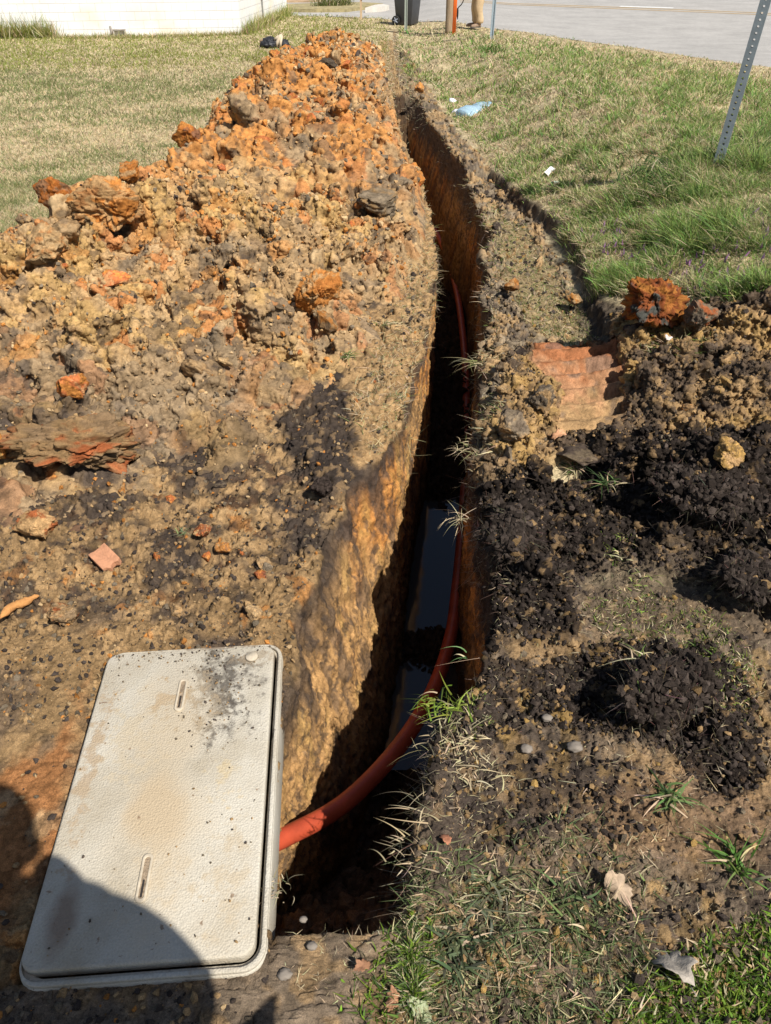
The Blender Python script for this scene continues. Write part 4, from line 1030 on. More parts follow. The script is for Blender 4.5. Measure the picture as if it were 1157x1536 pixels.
o = bm_obj('marker_post', bm, plain('orange_marker_plastic', (.85, .17, .03), .45, var=.06), None, True); o.location = ob; tag(o, 'bright orange utility marker post standing against the wooden post', 'marker')
# stake with orange and white flagging
sb = on_ground(542, 29, -.1); sw = wpx(542, 29, 3.2)
st = empty('survey_stake', sb); tag(st, 'wooden survey stake with white and orange top at the driveway edge', 'stake')
bm = bmesh.new(); box(bm, -sw / 2, sw / 2, -.012, .012, 0, 1.25); bm_obj('stick', bm, wood('stake_wood', (.42, .30, .18), (.55, .42, .27)), st)
bm = bmesh.new(); hh_ = .62
for s_ in range(7):
    a = s_ / 6 * math.pi * 2; tube(bm, [(0, 0, hh_ + .30), (.10 * math.cos(a), .05 * math.sin(a), hh_ + .18), (.14 * math.cos(a) , .07 * math.sin(a), hh_ + .02 + .03 * (s_ % 3))], [.02, .045, .02], 6)
bm_obj('orange_ribbon', bm, plain('ribbon_orange', (.9, .16, .06), .6), st, True)
bm = bmesh.new(); box(bm, -.24, .24, -.03, -.015, hh_ + .26, hh_ + .42); bm_obj('white_tag', bm, plain('tag_white', (.8, .8, .8), .6), st, bevel=.02)
# far posts on the median
for (px, py, npx, c_, lab) in ((488, 11, 3.0, (.28, .33, .40), 'dark blue grey post on the far median, left of its white neighbour'), (515, 10, 5.0, (.55, .58, .60), 'pale grey post on the far median at the right end of the weeds')):
    b = on_ground(px, py, -.1); w_ = wpx(px, py, npx); bm = bmesh.new(); tube(bm, [b, b + Vector((0, 0, 2.6))], w_ / 2, 12)
    bmesh.ops.create_cone(bm, cap_ends=True, segments=14, radius1=w_ * .9, radius2=w_ * .8, depth=.1, matrix=Matrix.Translation(b + Vector((0, 0, .2))))
    o = bm_obj('metal_post', bm, galv('far_post_paint', c_), None, True); tag(o, lab, 'post')
# weeds around the far posts
# ------------------------------------------------------------------ WHEELED BIN
bb = on_ground(611, 37.5, 0); zb_ = bb.y * cs - (bb.z - CH) * sn; sc_b = 30 * zb_ / FPX / .60
print('bin scale', sc_b)
sc_b = min(max(sc_b, .85), 1.15)
bn = empty('wheeled_bin', bb, math.radians(28)); bn.scale = (1, 1, 1); tag(bn, 'dark grey wheeled rubbish bin standing on the grass at the road edge', 'bin')
M_BIN = plain('bin_plastic', (.045, .047, .052), .5, var=.1); M_TYRE = plain('bin_tyre', (.02, .02, .02), .8); M_HUB = plain('bin_hub', (.32, .35, .42), .4)
def taper_box(bm, w0, d0, w1, d1, z0, z1, yo=0):
    a = [bm.verts.new((sx * w0 / 2, sy * d0 / 2, z0)) for sx, sy in ((-1, -1), (1, -1), (1, 1), (-1, 1))]; b = [bm.verts.new((sx * w1 / 2, sy * d1 / 2 + yo, z1)) for sx, sy in ((-1, -1), (1, -1), (1, 1), (-1, 1))]
    bm.faces.new(a[::-1]); bm.faces.new(b)
    for i in range(4): bm.faces.new((a[i], a[(i + 1) % 4], b[(i + 1) % 4], b[i]))
bm = bmesh.new(); taper_box(bm, .48, .52, .60, .70, .03, .98); taper_box(bm, .63, .73, .64, .74, .93, .985); bm_obj('body', bm, M_BIN, bn, bevel=.02)
bm = bmesh.new(); taper_box(bm, .64, .76, .56, .66, .99, 1.07); bm_obj('lid', bm, M_BIN, bn, bevel=.025)
bm = bmesh.new(); tube(bm, [(-.25, .36, 1.0), (-.25, .46, 1.02), (.25, .46, 1.02), (.25, .36, 1.0)], .016, 8); bm_obj('handle', bm, M_BIN, bn, True)
bm = bmesh.new(); tube(bm, [(-.30, .24, .13), (.30, .24, .13)], .012, 8); bm_obj('axle', bm, M_HUB, bn, True)
for s_ in (-1, 1):
    bm = bmesh.new(); tube(bm, [(s_ * .275, .24, .13), (s_ * .33, .24, .13)], .13, 24); wh = bm_obj('wheel', bm, M_TYRE, bn, bevel=.01)
    bm = bmesh.new()
    for kk in range(5):
        a = kk / 5 * 2 * math.pi; tube(bm, [(s_ * .334, .24, .13), (s_ * .334, .24 + .085 * math.cos(a), .13 + .085 * math.sin(a))], .013, 6)
    tube(bm, [(s_ * .30, .24, .13), (s_ * .345, .24, .13)], .03, 12); bm_obj('hub', bm, M_HUB, wh, True)
bn.rotation_euler = (0, 0, math.radians(62))

# ------------------------------------------------------------------ BAG BUNDLE
def blob_mesh(name, r, seed, sub=4, a1=.25, a2=.08, s1=.5, s2=.15, flat=0, fold=0.0):
    bm = bmesh.new(); bmesh.ops.create_icosphere(bm, subdivisions=sub, radius=1); me = bpy.data.meshes.new(name); bm.to_mesh(me); bm.free()
    n = len(me.vertices); v = np.zeros(n * 3, F32); me.vertices.foreach_get('co', v); v = v.reshape(-1, 3)
    off = np.array([seed * 3.1, seed * 1.7, 0], F32); dsp = 1 + a1 * fbm(v + off, s1, 3, seed) + a2 * fbm(v + off, s2, 3, seed + 5)
    if fold: dsp = dsp + fold * np.abs(vn(v * np.array([1, 1, .4], F32) + off, .3, seed + 9))
    v = v * dsp[:, None] * np.array(r, F32); v[:, 2] = np.where(v[:, 2] < -flat, -flat + (v[:, 2] + flat) * .2, v[:, 2]) if flat else v[:, 2]
    me.vertices.foreach_set('co', v.ravel()); me.polygons.foreach_set('use_smooth', np.full(len(me.polygons), True)); me.update(); return me
bp = on_ground(410, 72, 0); k_ = 1 / FPX * (bp.y * cs - (bp.z - CH) * sn)
bagr = empty('black_bag', bp); tag(bagr, 'lumpy black bag lying on the lawn near the white building corner', 'bag')
M_BAG = plain('black_nylon', (.022, .022, .026), .55, var=.3, bump=.4, bscale=18)
o = link('body', blob_mesh('bag_body', (13.5 * k_, .22, 8.5 * k_), 3, 5, .2, .08, .6, .2, .05, .15), M_BAG, bagr); o.location = (-4 * k_, 0, 5.0 * k_)
o = link('side_pocket', blob_mesh('bag_pocket', (7 * k_, .16, 7 * k_), 8, 5, .25, .1, .6, .2, .04, .15), M_BAG, bagr); o.location = (17 * k_, .03, 4.2 * k_)
M_CLOTH = plain('beige_cloth', (.52, .43, .31), .9, var=.15, bump=.3)
bm = bmesh.new(); tube(bm, [(6 * k_, -.12, 1 * k_), (8 * k_, -.16, 8 * k_), (12 * k_, -.1, 15 * k_), (15 * k_, -.05, 17 * k_)], [2.2 * k_, 2.4 * k_, 3 * k_, 1.6 * k_], 12)
tube(bm, [(12 * k_, -.16, 1 * k_), (13 * k_, -.18, 8 * k_), (15 * k_, -.1, 16 * k_)], [1.6 * k_, 2 * k_, 1.8 * k_], 12); tube(bm, [(3 * k_, -.1, 11 * k_), (8 * k_, -.1, 13.5 * k_), (14 * k_, -.06, 16.5 * k_)], [1.5 * k_, 2.6 * k_, 2 * k_], 12)
o = bm_obj('cloth', bm, M_CLOTH, None, True); o.location = bp; tag(o, 'crumpled beige cloth draped over the black bag on the lawn', 'cloth')
bm = bmesh.new(); box(bm, -21 * k_, -3 * k_, .12, .3, 8 * k_, 9.2 * k_); box(bm, -20.8 * k_, -19.6 * k_, .122, .298, 0, 8 * k_); box(bm, -19.5 * k_, -3 * k_, .285, .298, 0, 7.97 * k_); o = bm_obj('cardboard_box', bm, plain('cardboard', (.30, .20, .12), .9), None, bevel=.01); o.location = bp; tag(o, 'low brown cardboard box behind the black bag on the lawn', 'box')

# ------------------------------------------------------------------ LITTER
def bottle(name, L, r, mat, crush, seed, nseg=46):
    bm = bmesh.new(); pts = []; rr_ = []
    for i in range(nseg + 1):
        t = i / nseg; x = t * L
        if t < .04: R_ = r * (.75 + .25 * t / .04)
        elif t < .66: R_ = r * (1 + .05 * math.sin(t * 70))
        elif t < .88: R_ = r * (1 - .62 * ((t - .66) / .22) ** 1.3)
        else: R_ = r * .36
        pts.append((x, 0, 0)); rr_.append(R_)
    tube(bm, pts, rr_, 28)
    for v in bm.verts:
        n = math.sin(v.co.x * 31 / L * .6 + seed) * .5 + math.sin(v.co.x * 13 / L + v.co.y / r * 1.5 + seed * 2) * .5
        body = 1 if v.co.x < L * .8 else .2
        v.co.z *= (1 - crush * body * (.75 + .25 * n)); v.co.y *= 1 + crush * .35 * body
    return bm
k = NT('clear_blue_plastic'); k.b.inputs['Base Color'].default_value = (.52, .74, .90, 1); k.b.inputs['Roughness'].default_value = .14; k.b.inputs['Transmission Weight'].default_value = .45; k.b.inputs['IOR'].default_value = 1.3
tc = k.n('ShaderNodeTexCoord'); n_ = k.noise(60, 3, .5, tc.outputs['Object']); k.l(k.bump(n_.outputs[0], .5, .006), k.b.inputs['Normal']); M_PET = k.m
a = on_ground(692, 176, .03); b = on_ground(743, 150, .05); L_ = (b - a).length
bt = empty('plastic_bottle', a); tag(bt, 'crushed light blue plastic bottle lying on the verge grass', 'bottle')
bt.rotation_euler = (0, math.radians(-4), math.atan2(b.y - a.y, b.x - a.x))
bm_obj('body', bottle('b', L_, L_ * .17, M_PET, .45, 1), M_PET, bt, True)
bm = bmesh.new(); tube(bm, [(L_ * .97, 0, 0), (L_ * 1.03, 0, 0)], L_ * .062, 16); bm_obj('cap', bm, plain('cap_blue', (.75, .82, .88), .4), bt, True)
M_CUP = plain('white_plastic', (.78, .82, .88), .35, var=.05)
for (px, py, wpx_, rz, lab) in ((675, 154, 14, .4, 'crumpled white plastic cup, the one farther from the blue bottle'), (687, 170, 12, 2.2, 'small crumpled white plastic cup touching the end of the blue bottle')):
    p_ = on_ground(px, py, .03); w_ = wpx_ * (p_.y * cs + 1) / FPX; bm = bmesh.new()
    rgs = tube(bm, [(0, 0, 0), (w_ * .3, 0, 0), (w_ * .6, 0, 0), (w_ * .95, 0, 0)], [w_ * .27, w_ * .34, w_ * .40, w_ * .47], 20, False); bm.faces.new(rgs[0])
    for v in bm.verts: v.co.z *= .8 + .2 * math.sin(v.co.x / w_ * 5); v.co.y += .06 * w_ * math.sin(v.co.z / w_ * 8)
    o = bm_obj('plastic_cup', bm, M_CUP, None, True); md = o.modifiers.new('wall', 'SOLIDIFY'); md.thickness = .002; o.location = p_; o.rotation_euler = (0, .5, rz); tag(o, lab, 'cup')
k = NT('green_glass'); k.b.inputs['Base Color'].default_value = (.015, .13, .045, 1); k.b.inputs['Roughness'].default_value = .08; k.b.inputs['Transmission Weight'].default_value = .3
a = on_ground(826, 281, .015); b = on_ground(858, 266, .02); L_ = (b - a).length
gb = empty('green_bottle', a); gb.rotation_euler = (0, 0, math.atan2(b.y - a.y, b.x - a.x)); tag(gb, 'dark green bottle half hidden in the verge grass near the cut sod edge', 'bottle')
bm_obj('body', bottle('g', L_, L_ * .15, k.m, .15, 4), k.m, gb, True)
bm = bmesh.new(); tube(bm, [(L_ * .12, 0, 0), (L_ * .42, 0, 0)], L_ * .158, 20, False); bm_obj('label_sleeve', bm, plain('label_pale', (.5, .62, .5), .5), gb, True)
p_ = on_ground(824, 263, .035); bm = bmesh.new(); bmesh.ops.create_grid(bm, x_segments=10, y_segments=6, size=1)
w_ = 20 * (p_.y * cs + 1) / FPX / 2
for v in bm.verts: v.co = Vector((v.co.x * w_, v.co.y * w_ * .42, .25 * w_ * math.sin(v.co.x * 3) * (1 - v.co.y * .5)))
o = bm_obj('white_scrap', bm, plain('white_scrap', (.78, .78, .76), .5, var=.05), None, True); o.modifiers.new('t', 'SOLIDIFY').thickness = .003; o.location = p_; o.rotation_euler = (.5, -.2, .9); tag(o, 'torn white plastic scrap in the grass beside the green bottle', 'litter')

# ------------------------------------------------------------------ LEAVES
def leaf(label, px, py, size_px, rz, colr, seed, lobes=4, tilt=.25):
    p_ = on_surf(px, py) if py > 300 else on_ground(px, py); z_ = p_.y * cs - (p_.z - CH) * sn; s_ = size_px * z_ / FPX
    bm = bmesh.new(); r_ = np.random.default_rng(seed); N = 40; rim_ = []
    for i in range(N):
        a = 2 * math.pi * i / N; x = math.cos(a); y = math.sin(a); rad = (.5 * (1 - .25 * abs(y)) * (1 + .20 * math.cos(a * lobes * 2) * abs(y) + .09 * r_.normal()))
        rim_.append((x * rad * 1.0, y * rad * .75))
    rings = []
    for f in (.15, .45, .75, 1.0): rings.append([bm.verts.new((x * f * s_, y * f * s_, s_ * (.18 * math.sin(x * f * 5 + seed) * f + .22 * abs(y) * f - .05 * f))) for x, y in rim_])
    bm.faces.new(rings[0])
    for A, B in zip(rings[:-1], rings[1:]):
        for i in range(N): bm.faces.new((A[i], A[(i + 1) % N], B[(i + 1) % N], B[i]))
    tube(bm, [(-.5 * s_, 0, 0), (-.72 * s_, .04 * s_, .03 * s_)], [.012 * s_, .008 * s_], 5)
    k = plain('dry_leaf', colr, .75, var=.25, scale=60, bump=.3, bscale=200)
    o = bm_obj('dead_leaf', bm, k, None, True); o.modifiers.new('t', 'SOLIDIFY').thickness = .0007
    o.location = p_ + Vector((0, 0, .012)); o.rotation_euler = (tilt * math.sin(seed), tilt * math.cos(seed * 2), rz); tag(o, label, 'leaf'); return o
leaf('grey lobed dead leaf standing up near the bottom right corner', 1005, 1446, 84, 1.9, (.34, .30, .25), 3, 3, .3)
leaf('long curled pale brown leaf on the trampled grass', 926, 1336, 58, 2.1, (.38, .28, .19), 5, 3, .5)
leaf('small tan oak leaf below the clay tyre print', 838, 656, 26, .2, (.52, .27, .14), 7, 4)
leaf('reddish brown leaf by the near end of the trench', 545, 1452, 30, .6, (.30, .15, .08), 9, 3)
leaf('brown leaf at the bottom edge left of the clover', 588, 1503, 34, 1.4, (.34, .17, .09), 11, 3)
leaf('pale green leaf at the bottom edge below the trench end', 630, 1518, 42, 2.4, (.30, .33, .19), 12, 2)
leaf('white leaf scrap at the foot of the big red clay clod', 1002, 510, 16, 1.2, (.62, .52, .48), 13, 2, .5)
leaf('orange brown leaf scrap on the left clay below the curled peel', 505, 300 + 760, 12, .7, (.3, .2, .12), 14, 2) if False else None
leaf('small red brown leaf in the dark soil right of the orange pipe', 668, 1262, 24, 2.0, (.36, .15, .08), 15, 3)
leaf('pale leaf lying on the black soil above the lone weed', 990, 770, 14, .4, (.45, .25, .13), 16, 2)

# ------------------------------------------------------------------ CLODS
def clod_mesh(name, seed, cols, sub=5, stretch=(1, 1, 1), a=.30, mixs=.35, black=.2):
    bm = bmesh.new(); bmesh.ops.create_icosphere(bm, subdivisions=sub, radius=1); me = bpy.data.meshes.new(name); bm.to_mesh(me); bm.free()
    n = len(me.vertices); v = np.zeros(n * 3, F32); me.vertices.foreach_get('co', v); v = v.reshape(-1, 3); o_ = np.array([seed * 5.3, seed * 2.9, seed * 1.1], F32)
    rc = np.random.default_rng(seed); u = v.copy()
    r0 = 1 + .35 * fbm(v + o_, 1.0, 2, seed); v = v * r0[:, None]
    for _ in range(15):
        nn = rc.normal(size=3); nn /= np.linalg.norm(nn); d_ = rc.uniform(.5, .88); s_ = v @ nn.astype(F32); v = v - (np.maximum(0, s_ - d_) * .94)[:, None] * nn.astype(F32)
    v = v.astype(F32); rad = v / (np.linalg.norm(v, axis=1, keepdims=True) + 1e-6)
    kA, iA = chunk(v + o_, .62, seed, .7); kB, iB = chunk(v + o_, .30, seed + 1, .8); kC, iC = chunk(v + o_, .14, seed + 2, .9); kD, iD = chunk(v + o_, .07, seed + 3, .8)
    q_ = a / .3
    v = v + rad * (q_ * (.10 * kA + .055 * kB * (.4 + iA) + .030 * kC * (.3 + iB) + .014 * kD + .13 * ridge(v + o_, .5, 5, seed + 7, .55)))[:, None]
    v = v * np.array(stretch, F32); me.vertices.foreach_set('co', v.ravel()); me.polygons.foreach_set('use_smooth', np.full(len(me.polygons), True)); me.update()
    c = np.tile(np.array(cols[0], float), (n, 1)); f = fbm(u + o_, .7, 4, seed + 20, .65)
    if len(cols) > 1: c = mixc(c, cols[1], sstep(.0, mixs, f))
    if len(cols) > 2: c = mixc(c, cols[2], sstep(.1, .3, -f + .3 * (iB - .5)) * black * 3)
    c = c * (1 + (iB - .5) * .4 + (iC - .5) * .4 + (iD - .5) * .3)[:, None]
    a_ = me.attributes.new('Col', 'FLOAT_COLOR', 'POINT'); c4 = np.ones((n, 4), F32); c4[:, :3] = np.clip(c, .004, .9); a_.data.foreach_set('color', c4.ravel())
    me.materials.append(M_CLOD); return me
def clod(label, px, py, wpx_, hpx, me, rot=(0, 0, 0), sink=.35, name='clay_clod', cat='clod', group=None, deep=.8):
    p_ = on_surf(px, py + hpx * .30); z_ = p_.y * cs - (p_.z - CH) * sn; w_ = wpx_ * z_ / FPX / 2; h_ = hpx * z_ / FPX / 2
    o = link(name, me); o.location = p_ + Vector((0, h_ * .3, h_ * (1 - sink))); o.scale = (w_, max(w_, h_) * deep, h_); o.rotation_euler = rot; tag(o, label, cat, group); return o
OG = [ORG * .95, RED, GREY]; RC = [RED * .95, ORG * .85, DARK * 2.2]; TG = [TAN, LTAN * .8, GREY]; DG = [DARK * 1.3, DARK * 2.2, DARK]; GG = [GREY * 1.1, GREY * 1.6, DARK * 2]; BR = [TAN * .9, ORG * .8, DARK * 2.5]
big = clod_mesh('red_clod', 3, [RED * .45, ORG * .55, DARK * 2.5], 6, (1, 1, 1), .5, .3, .4)
clod('big red and orange clay clod standing on the grass edge right of the tyre print', 982, 470, 108, 92, big, (0, .1, .3), .12)
clod('dark brown clod leaning against the right side of the big red clod', 1045, 482, 70, 50, clod_mesh('c', 5, [GREY * 1.1, RED * .7, DARK * 2], 5), (.2, .2, 1), .25)
clod('small orange brown clod alone in the ditch grass', 862, 453, 32, 22, clod_mesh('c', 7, BR, 4), (0, 0, 2), .2)
clod('small orange clod on the right trench lip', 768, 432, 34, 26, clod_mesh('c', 9, [ORG * .8, TAN, GREY], 4), (.4, 0, 1), .3)
clod('orange clod sitting on the far right lip of the trench', 629, 135, 20, 20, clod_mesh('c', 11, [ORG, TAN, GREY], 4), (0, .4, 1), .2)
clod('dark orange clod jutting out from the left edge of the heap', 283, 208, 44, 40, clod_mesh('c', 13, [DORG, ORG * .9, DARK * 3], 5), (0, 0, .5), .15)
clod('pointed brown slab hanging over the lawn at the left end of the heap', 92, 298, 70, 46, clod_mesh('c', 15, [DORG * .8, ORG * .7, GREY], 5), (.2, .35, .3), .15)
clod('craggy brown clod with dark hollows on the left shoulder of the heap', 170, 318, 140, 90, clod_mesh('c', 17, [TAN * .85, ORG * .75, DORG * .6], 6, a=.36), (.1, .2, .8), .35)
clod('orange knob of clay on top of the left heap crest', 196, 265, 50, 36, clod_mesh('c', 19, [ORG * .95, TAN, DORG], 5), (0, -.3, 0), .2)
clod('grey brown block clod at the left edge of the heap above its foot', 75, 375, 100, 66, clod_mesh('c', 21, [TAN * .9, LTAN * .7, DORG], 5), (.1, .1, 1.5), .35)
clod('big split slab of dark crusted orange clay at the left near foot of the heap', 120, 665, 215, 100, clod_mesh('c', 23, [TAN * .62, RED * .75, DARK * 3.5], 6, (1, 1, 1), a=.5, black=.1), (-.1, .05, .2), .55, deep=.6)
clod('bright orange clod cut by the left picture edge', 2, 672, 36, 56, clod_mesh('c', 25, [ORG, YEL, ORG], 5), (0, 0, .4), .3)
clod('flat tan and orange slab lying in the dark soil on the left', 55, 785, 84, 46, clod_mesh('c', 27, [TAN * .9, RED * .8, TAN], 5), (.1, 0, 0), .50)
clod('squarish tan clod near the left edge above the lid', 97, 922, 50, 36, clod_mesh('c', 29, [TAN * .95, RED * .7, GREY], 5), (.2, 0, .6), .42)
clod('round reddish clod beside the small grass sprig above the lid', 304, 796, 34, 26, clod_mesh('c', 31, [RED * .9, TAN, GREY], 5), (0, .2, 1), .4)
clod('small orange clod right of the round reddish one', 334, 822, 30, 22, clod_mesh('c', 33, [ORG * .9, TAN, DARK * 3], 4), (0, .5, 2), .4)
clod('smooth flat pink orange clod on the tan slope of the heap', 164, 420, 62, 26, clod_mesh('c', 35, [RED * 1.05, ORG, TAN], 5, a=.14), (.2, 0, .3), .4)
clod('pinkish orange clod on the left slope above the split slab', 112, 582, 54, 54, clod_mesh('c', 37, [RED * 1.0, ORG * .8, TAN], 5), (.2, .1, .3), .45)
clod('broad orange clod with a dark overhang in the middle of the slope', 475, 440, 84, 76, clod_mesh('c', 39, [ORG * .95, TAN, DORG], 6), (.1, .2, 1.2), .40)
clod('dark grey rooty clod near the trench side of the heap', 572, 302, 84, 46, clod_mesh('c', 41, [GREY * 1.2, TAN * .6, GREY * 1.5], 5), (0, .1, .3), .6)
clod('grey tufted clod high on the far part of the heap', 488, 98, 34, 20, clod_mesh('c', 45, [GREY * .8, GREY, DARK * 2], 4), (0, .3, .3), .3)
clod('black rooty clod on the left trench shoulder', 486, 732, 40, 44, clod_mesh('c', 47, DG, 5), (.5, .2, 0), .35)
clod('black rooty clump bulging over the trench edge beside the water', 765, 800, 110, 80, clod_mesh('d', 59, [DARK * .9, DARK * 1.5, DARK], 6, (1, 1, 1), .36), (.2, 0, 1.2), .55, 'soil_clump', 'soil clump', deep=.7)
clod('widest black root matted clump, just below the tan spoil on the right', 1060, 735, 200, 80, clod_mesh('d', 57, [DARK * .9, DARK * 1.6, DARK], 6, (1, 1, 1), .36), (0, .1, .2), .55, 'soil_clump', 'soil clump', deep=.6)
clod('black root matted clump at the right picture edge, below the widest one', 1130, 862, 130, 80, clod_mesh('d', 55, [DARK * .9, DARK * 1.6, DARK], 6, (1, 1, 1), .36), (0, .2, 1), .55, 'soil_clump', 'soil clump', deep=.7)
dcl = clod_mesh('dark_clump', 53, [DARK * .95, DARK * 1.8, DARK], 6, (1, 1, 1), .36)
clod('black clump of root filled soil topped with a grass tuft', 995, 1030, 170, 100, dcl, (.1, .15, .4), .55, 'soil_clump', 'soil clump', deep=.55)
clod('yellow tan clod at the edge of the black soil on the far right', 1095, 682, 60, 46, clod_mesh('c', 61, [YEL * .8, TAN, DARK * 2], 5), (0, .2, .5), .35)
clod('rounded grey brown clod on the right lip beside the tyre print', 815, 600, 44, 40, clod_mesh('c', 65, [GREY * 1.2, TAN * .8, DARK * 2], 5), (.1, .2, .2), .35)
clod('pair of dirt lumps on the right trench lip, lower one', 770, 645, 70, 46, clod_mesh('c', 67, [GREY * 1.5, TAN * .8, DARK * 2], 5), (.1, 0, .2), .4)
clod('dark flat plate of soil at the near end of the tyre print', 870, 682, 84, 26, clod_mesh('c', 69, [DARK * 2, GREY * .8, DARK], 5, a=.15), (0, 0, .1), .45)
clod('small brown soil lump on the concrete lid below the slot', 277, 1089, 17, 11, clod_mesh('c', 71, [np.array([.16, .1, .06])], 4), (0, 0, 0), .2)
clod('small dark soil lump on the concrete lid at the end of the slot', 269, 1068, 12, 9, clod_mesh('c', 73, [DARK * 2], 4), (0, 0, 0), .2)
# brick fragment
p_ = on_surf(160, 842); z_ = p_.y * cs - (p_.z - CH) * sn; s_ = 44 * z_ / FPX
bm = bmesh.new(); box(bm, -.5 * s_, .5 * s_, -.33 * s_, .33 * s_, -.14 * s_, .14 * s_); bmesh.ops.subdivide_edges(bm, edges=bm.edges, cuts=5, use_grid_fill=True)
for v in bm.verts:
    if v.co.x > .1 * s_: v.co.x -= .25 * s_ * abs(math.sin(v.co.y / s_ * 9 + 1)) * (v.co.x / s_)
    if v.co.z > 0 and abs(v.co.y) < .18 * s_: v.co.z -= .05 * s_
o = bm_obj('brick_fragment', bm, plain('fired_clay', (.46, .22, .12), .85, var=.2, scale=60, bump=.4, bscale=150), None, bevel=.003); o.location = p_ + Vector((0, 0, .1 * s_)); o.rotation_euler = (.25, .15, -.75); tag(o, 'broken piece of grooved orange brick lying in the dirt above the lid', 'brick')
# curled clay peel
bm = bmesh.new(); P_ = [on_surf(x, y) + Vector((0, 0, .012)) for x, y in ((2, 932), (18, 916), (38, 908), (60, 897))]; tube(bm, spline(P_, 5), [.004, .008, .011, .012, .011, .012, .013, .012, .012, .014, .014, .012, .01, .008, .006, .003][:16], 7)
for v in bm.verts: v.co.z += .003 * math.sin(v.co.x * 300)
o = bm_obj('clay_peel', bm, plain('orange_clay', (.47, .22, .07), .9, var=.2, scale=50, bump=.5, bscale=120), None, True); tag(o, 'twisted strip of orange clay lying at the left picture edge', 'clay strip')

protos = [(clod_mesh('p%d' % i, 100 + i * 4, cc, 4), cc) for i, cc in enumerate([OG, OG, TG, TG, TG, BR, RC, GG, [DARK * 1.8, GREY, DARK]])]
def scatter(SV, SN, w, n, smin, smax, pick_p, group, label, name='clay_clod', cat='clod', pw=2.2):
    ii = pick(w, n)
    for j, i in enumerate(ii):
        pi = rng.choice(len(protos), p=pick_p(SV[i])); s_ = smin + (smax - smin) * rng.random() ** pw; s_ *= (1 + .05 * SV[i][1])
        o = bpy.data.objects.new(name, protos[pi][0]); col.objects.link(o); nn = SN[i]
        o.location = SV[i] + nn * s_ * .12; o.scale = (s_ * rng.uniform(.8, 1.3), s_ * rng.uniform(.8, 1.3), s_ * rng.uniform(.55, .95)); o.rotation_euler = tuple(rng.uniform(0, 6.28, 3))
        tag(o, label, cat, group)
def pr(v):
    f = float(sstep(4.2, 6.2, v[1])); p = np.array([.5 * f + .04, .4 * f + .04, .4 * (1 - f) + .05, .4 * (1 - f) + .02, .4 * (1 - f), .2, .05, .05, .01]); return p / p.sum()
hw_ = (ea > .4) * (HV[:, 2] > G(HV[:, 0], HV[:, 1])) * np.where(np.abs(HX) < .62 * (HY * cs + .9), 1, .05)
scatter(HV, n1, hw_, 150, .016, .085, pr, 'loose clods strewn over the spoil heap', 'loose rough clod among many on the long dirt heap', pw=2.5)
def pr2(v): p = np.array([.10, .05, .2, .15, .1, .15, .08, .1, .2]); return p / p.sum()
wL = zn['darkband'] * (~isT) + zn['leftsoil'] * (~isT) * (Y > 1.3) * (Y < 3.5) * .4; wL = wL * (np.abs(X) < .6 * (Y * cs + .9)) * (1 - ul)
scatter(GV, GN, wL, 60, .008, .028, pr2, 'small clods on the flat dirt above the lid', 'small clod among many on the flat dirt between heap and lid')
def pr3(v): p = np.array([.02, .0, .25, .2, .1, .1, .02, .25, .3]); return p / p.sum()
wR = (zn['spoilright'] + zn['rightlip'] * .8) * (~isT) * (1 - tk) * (Y < 9)
scatter(GV, GN, wR, 52, .012, .045, pr3, 'tan and dark clods right of the trench', 'crumbly clod among many in the spoil right of the trench')
def crumbs(name, label, SV, SN, w, n, smin, smax, cols, pc, lod=2.5):
    ii = pick(w, n); bm = bmesh.new(); bmesh.ops.create_icosphere(bm, subdivisions=1, radius=1); bm.verts.ensure_lookup_table()
    bv = np.array([v.co[:] for v in bm.verts], F32); bf = np.array([[v.index for v in f.verts] for f in bm.faces]); bm.free(); m = len(bv)
    s_ = (smin + (smax - smin) * rng.random(n) ** 3) * np.maximum(1, SV[ii, 1] / lod)
    V_ = bv[None] * (1 + .30 * rng.normal(size=(n, m, 1))).clip(.5, 1.6)
    q = rng.normal(size=(n, 4)); q /= np.linalg.norm(q, axis=1, keepdims=True); a, b, c_, d_ = q.T
    R_ = np.stack([1 - 2 * (c_ * c_ + d_ * d_), 2 * (b * c_ - a * d_), 2 * (b * d_ + a * c_), 2 * (b * c_ + a * d_), 1 - 2 * (b * b + d_ * d_), 2 * (c_ * d_ - a * b), 2 * (b * d_ - a * c_), 2 * (c_ * d_ + a * b), 1 - 2 * (b * b + c_ * c_)], -1).reshape(n, 3, 3)
    V_ = V_ * (s_[:, None] * rng.uniform(.55, 1.2, (n, 3)))[:, None, :]
    V_ = np.einsum('nij,nmj->nmi', R_, V_) + (SV[ii] + SN[ii] * s_[:, None] * .45)[:, None, :]
    ci = rng.choice(len(cols), n, p=pc); cc = np.array(cols)[ci] * rng.uniform(.7, 1.3, (n, 1)); Cc = np.repeat(cc[:, None], m, 1)
    FI = (bf[None] + (np.arange(n) * m)[:, None, None]).reshape(-1); me = np_mesh(name, V_.reshape(-1, 3), FI, np.arange(n * len(bf)) * 3, Cc.reshape(-1, 3), False)
    o = link(name, me, M_SOIL); tag(o, label, 'soil crumbs', kind='stuff'); return o
crumbs('heap_crumbs', 'loose crumbs of tan and orange clay over the dirt heap', HV, n1, hw_ * np.ones(len(HV)), 12000, .003, .012, [TAN, LTAN, ORG * .9, GREY * 1.3, DARK * 2], [.4, .2, .2, .15, .05], 3.0)
crumbs('left_soil_crumbs', 'small crumbs of mixed soil on the flat ground around the lid', GV, GN, (zn['leftsoil'] * (Y > 1.2) + .35 * zn['lidbottom'] + .1 * zn['lidleft']) * (~isT) * (1 - ul) * (Y < 4.5), 9000, .0015, .009, [TAN * .8, LTAN * .7, ORG * .8, GREY, DARK * 1.8], [.24, .08, .06, .24, .38])
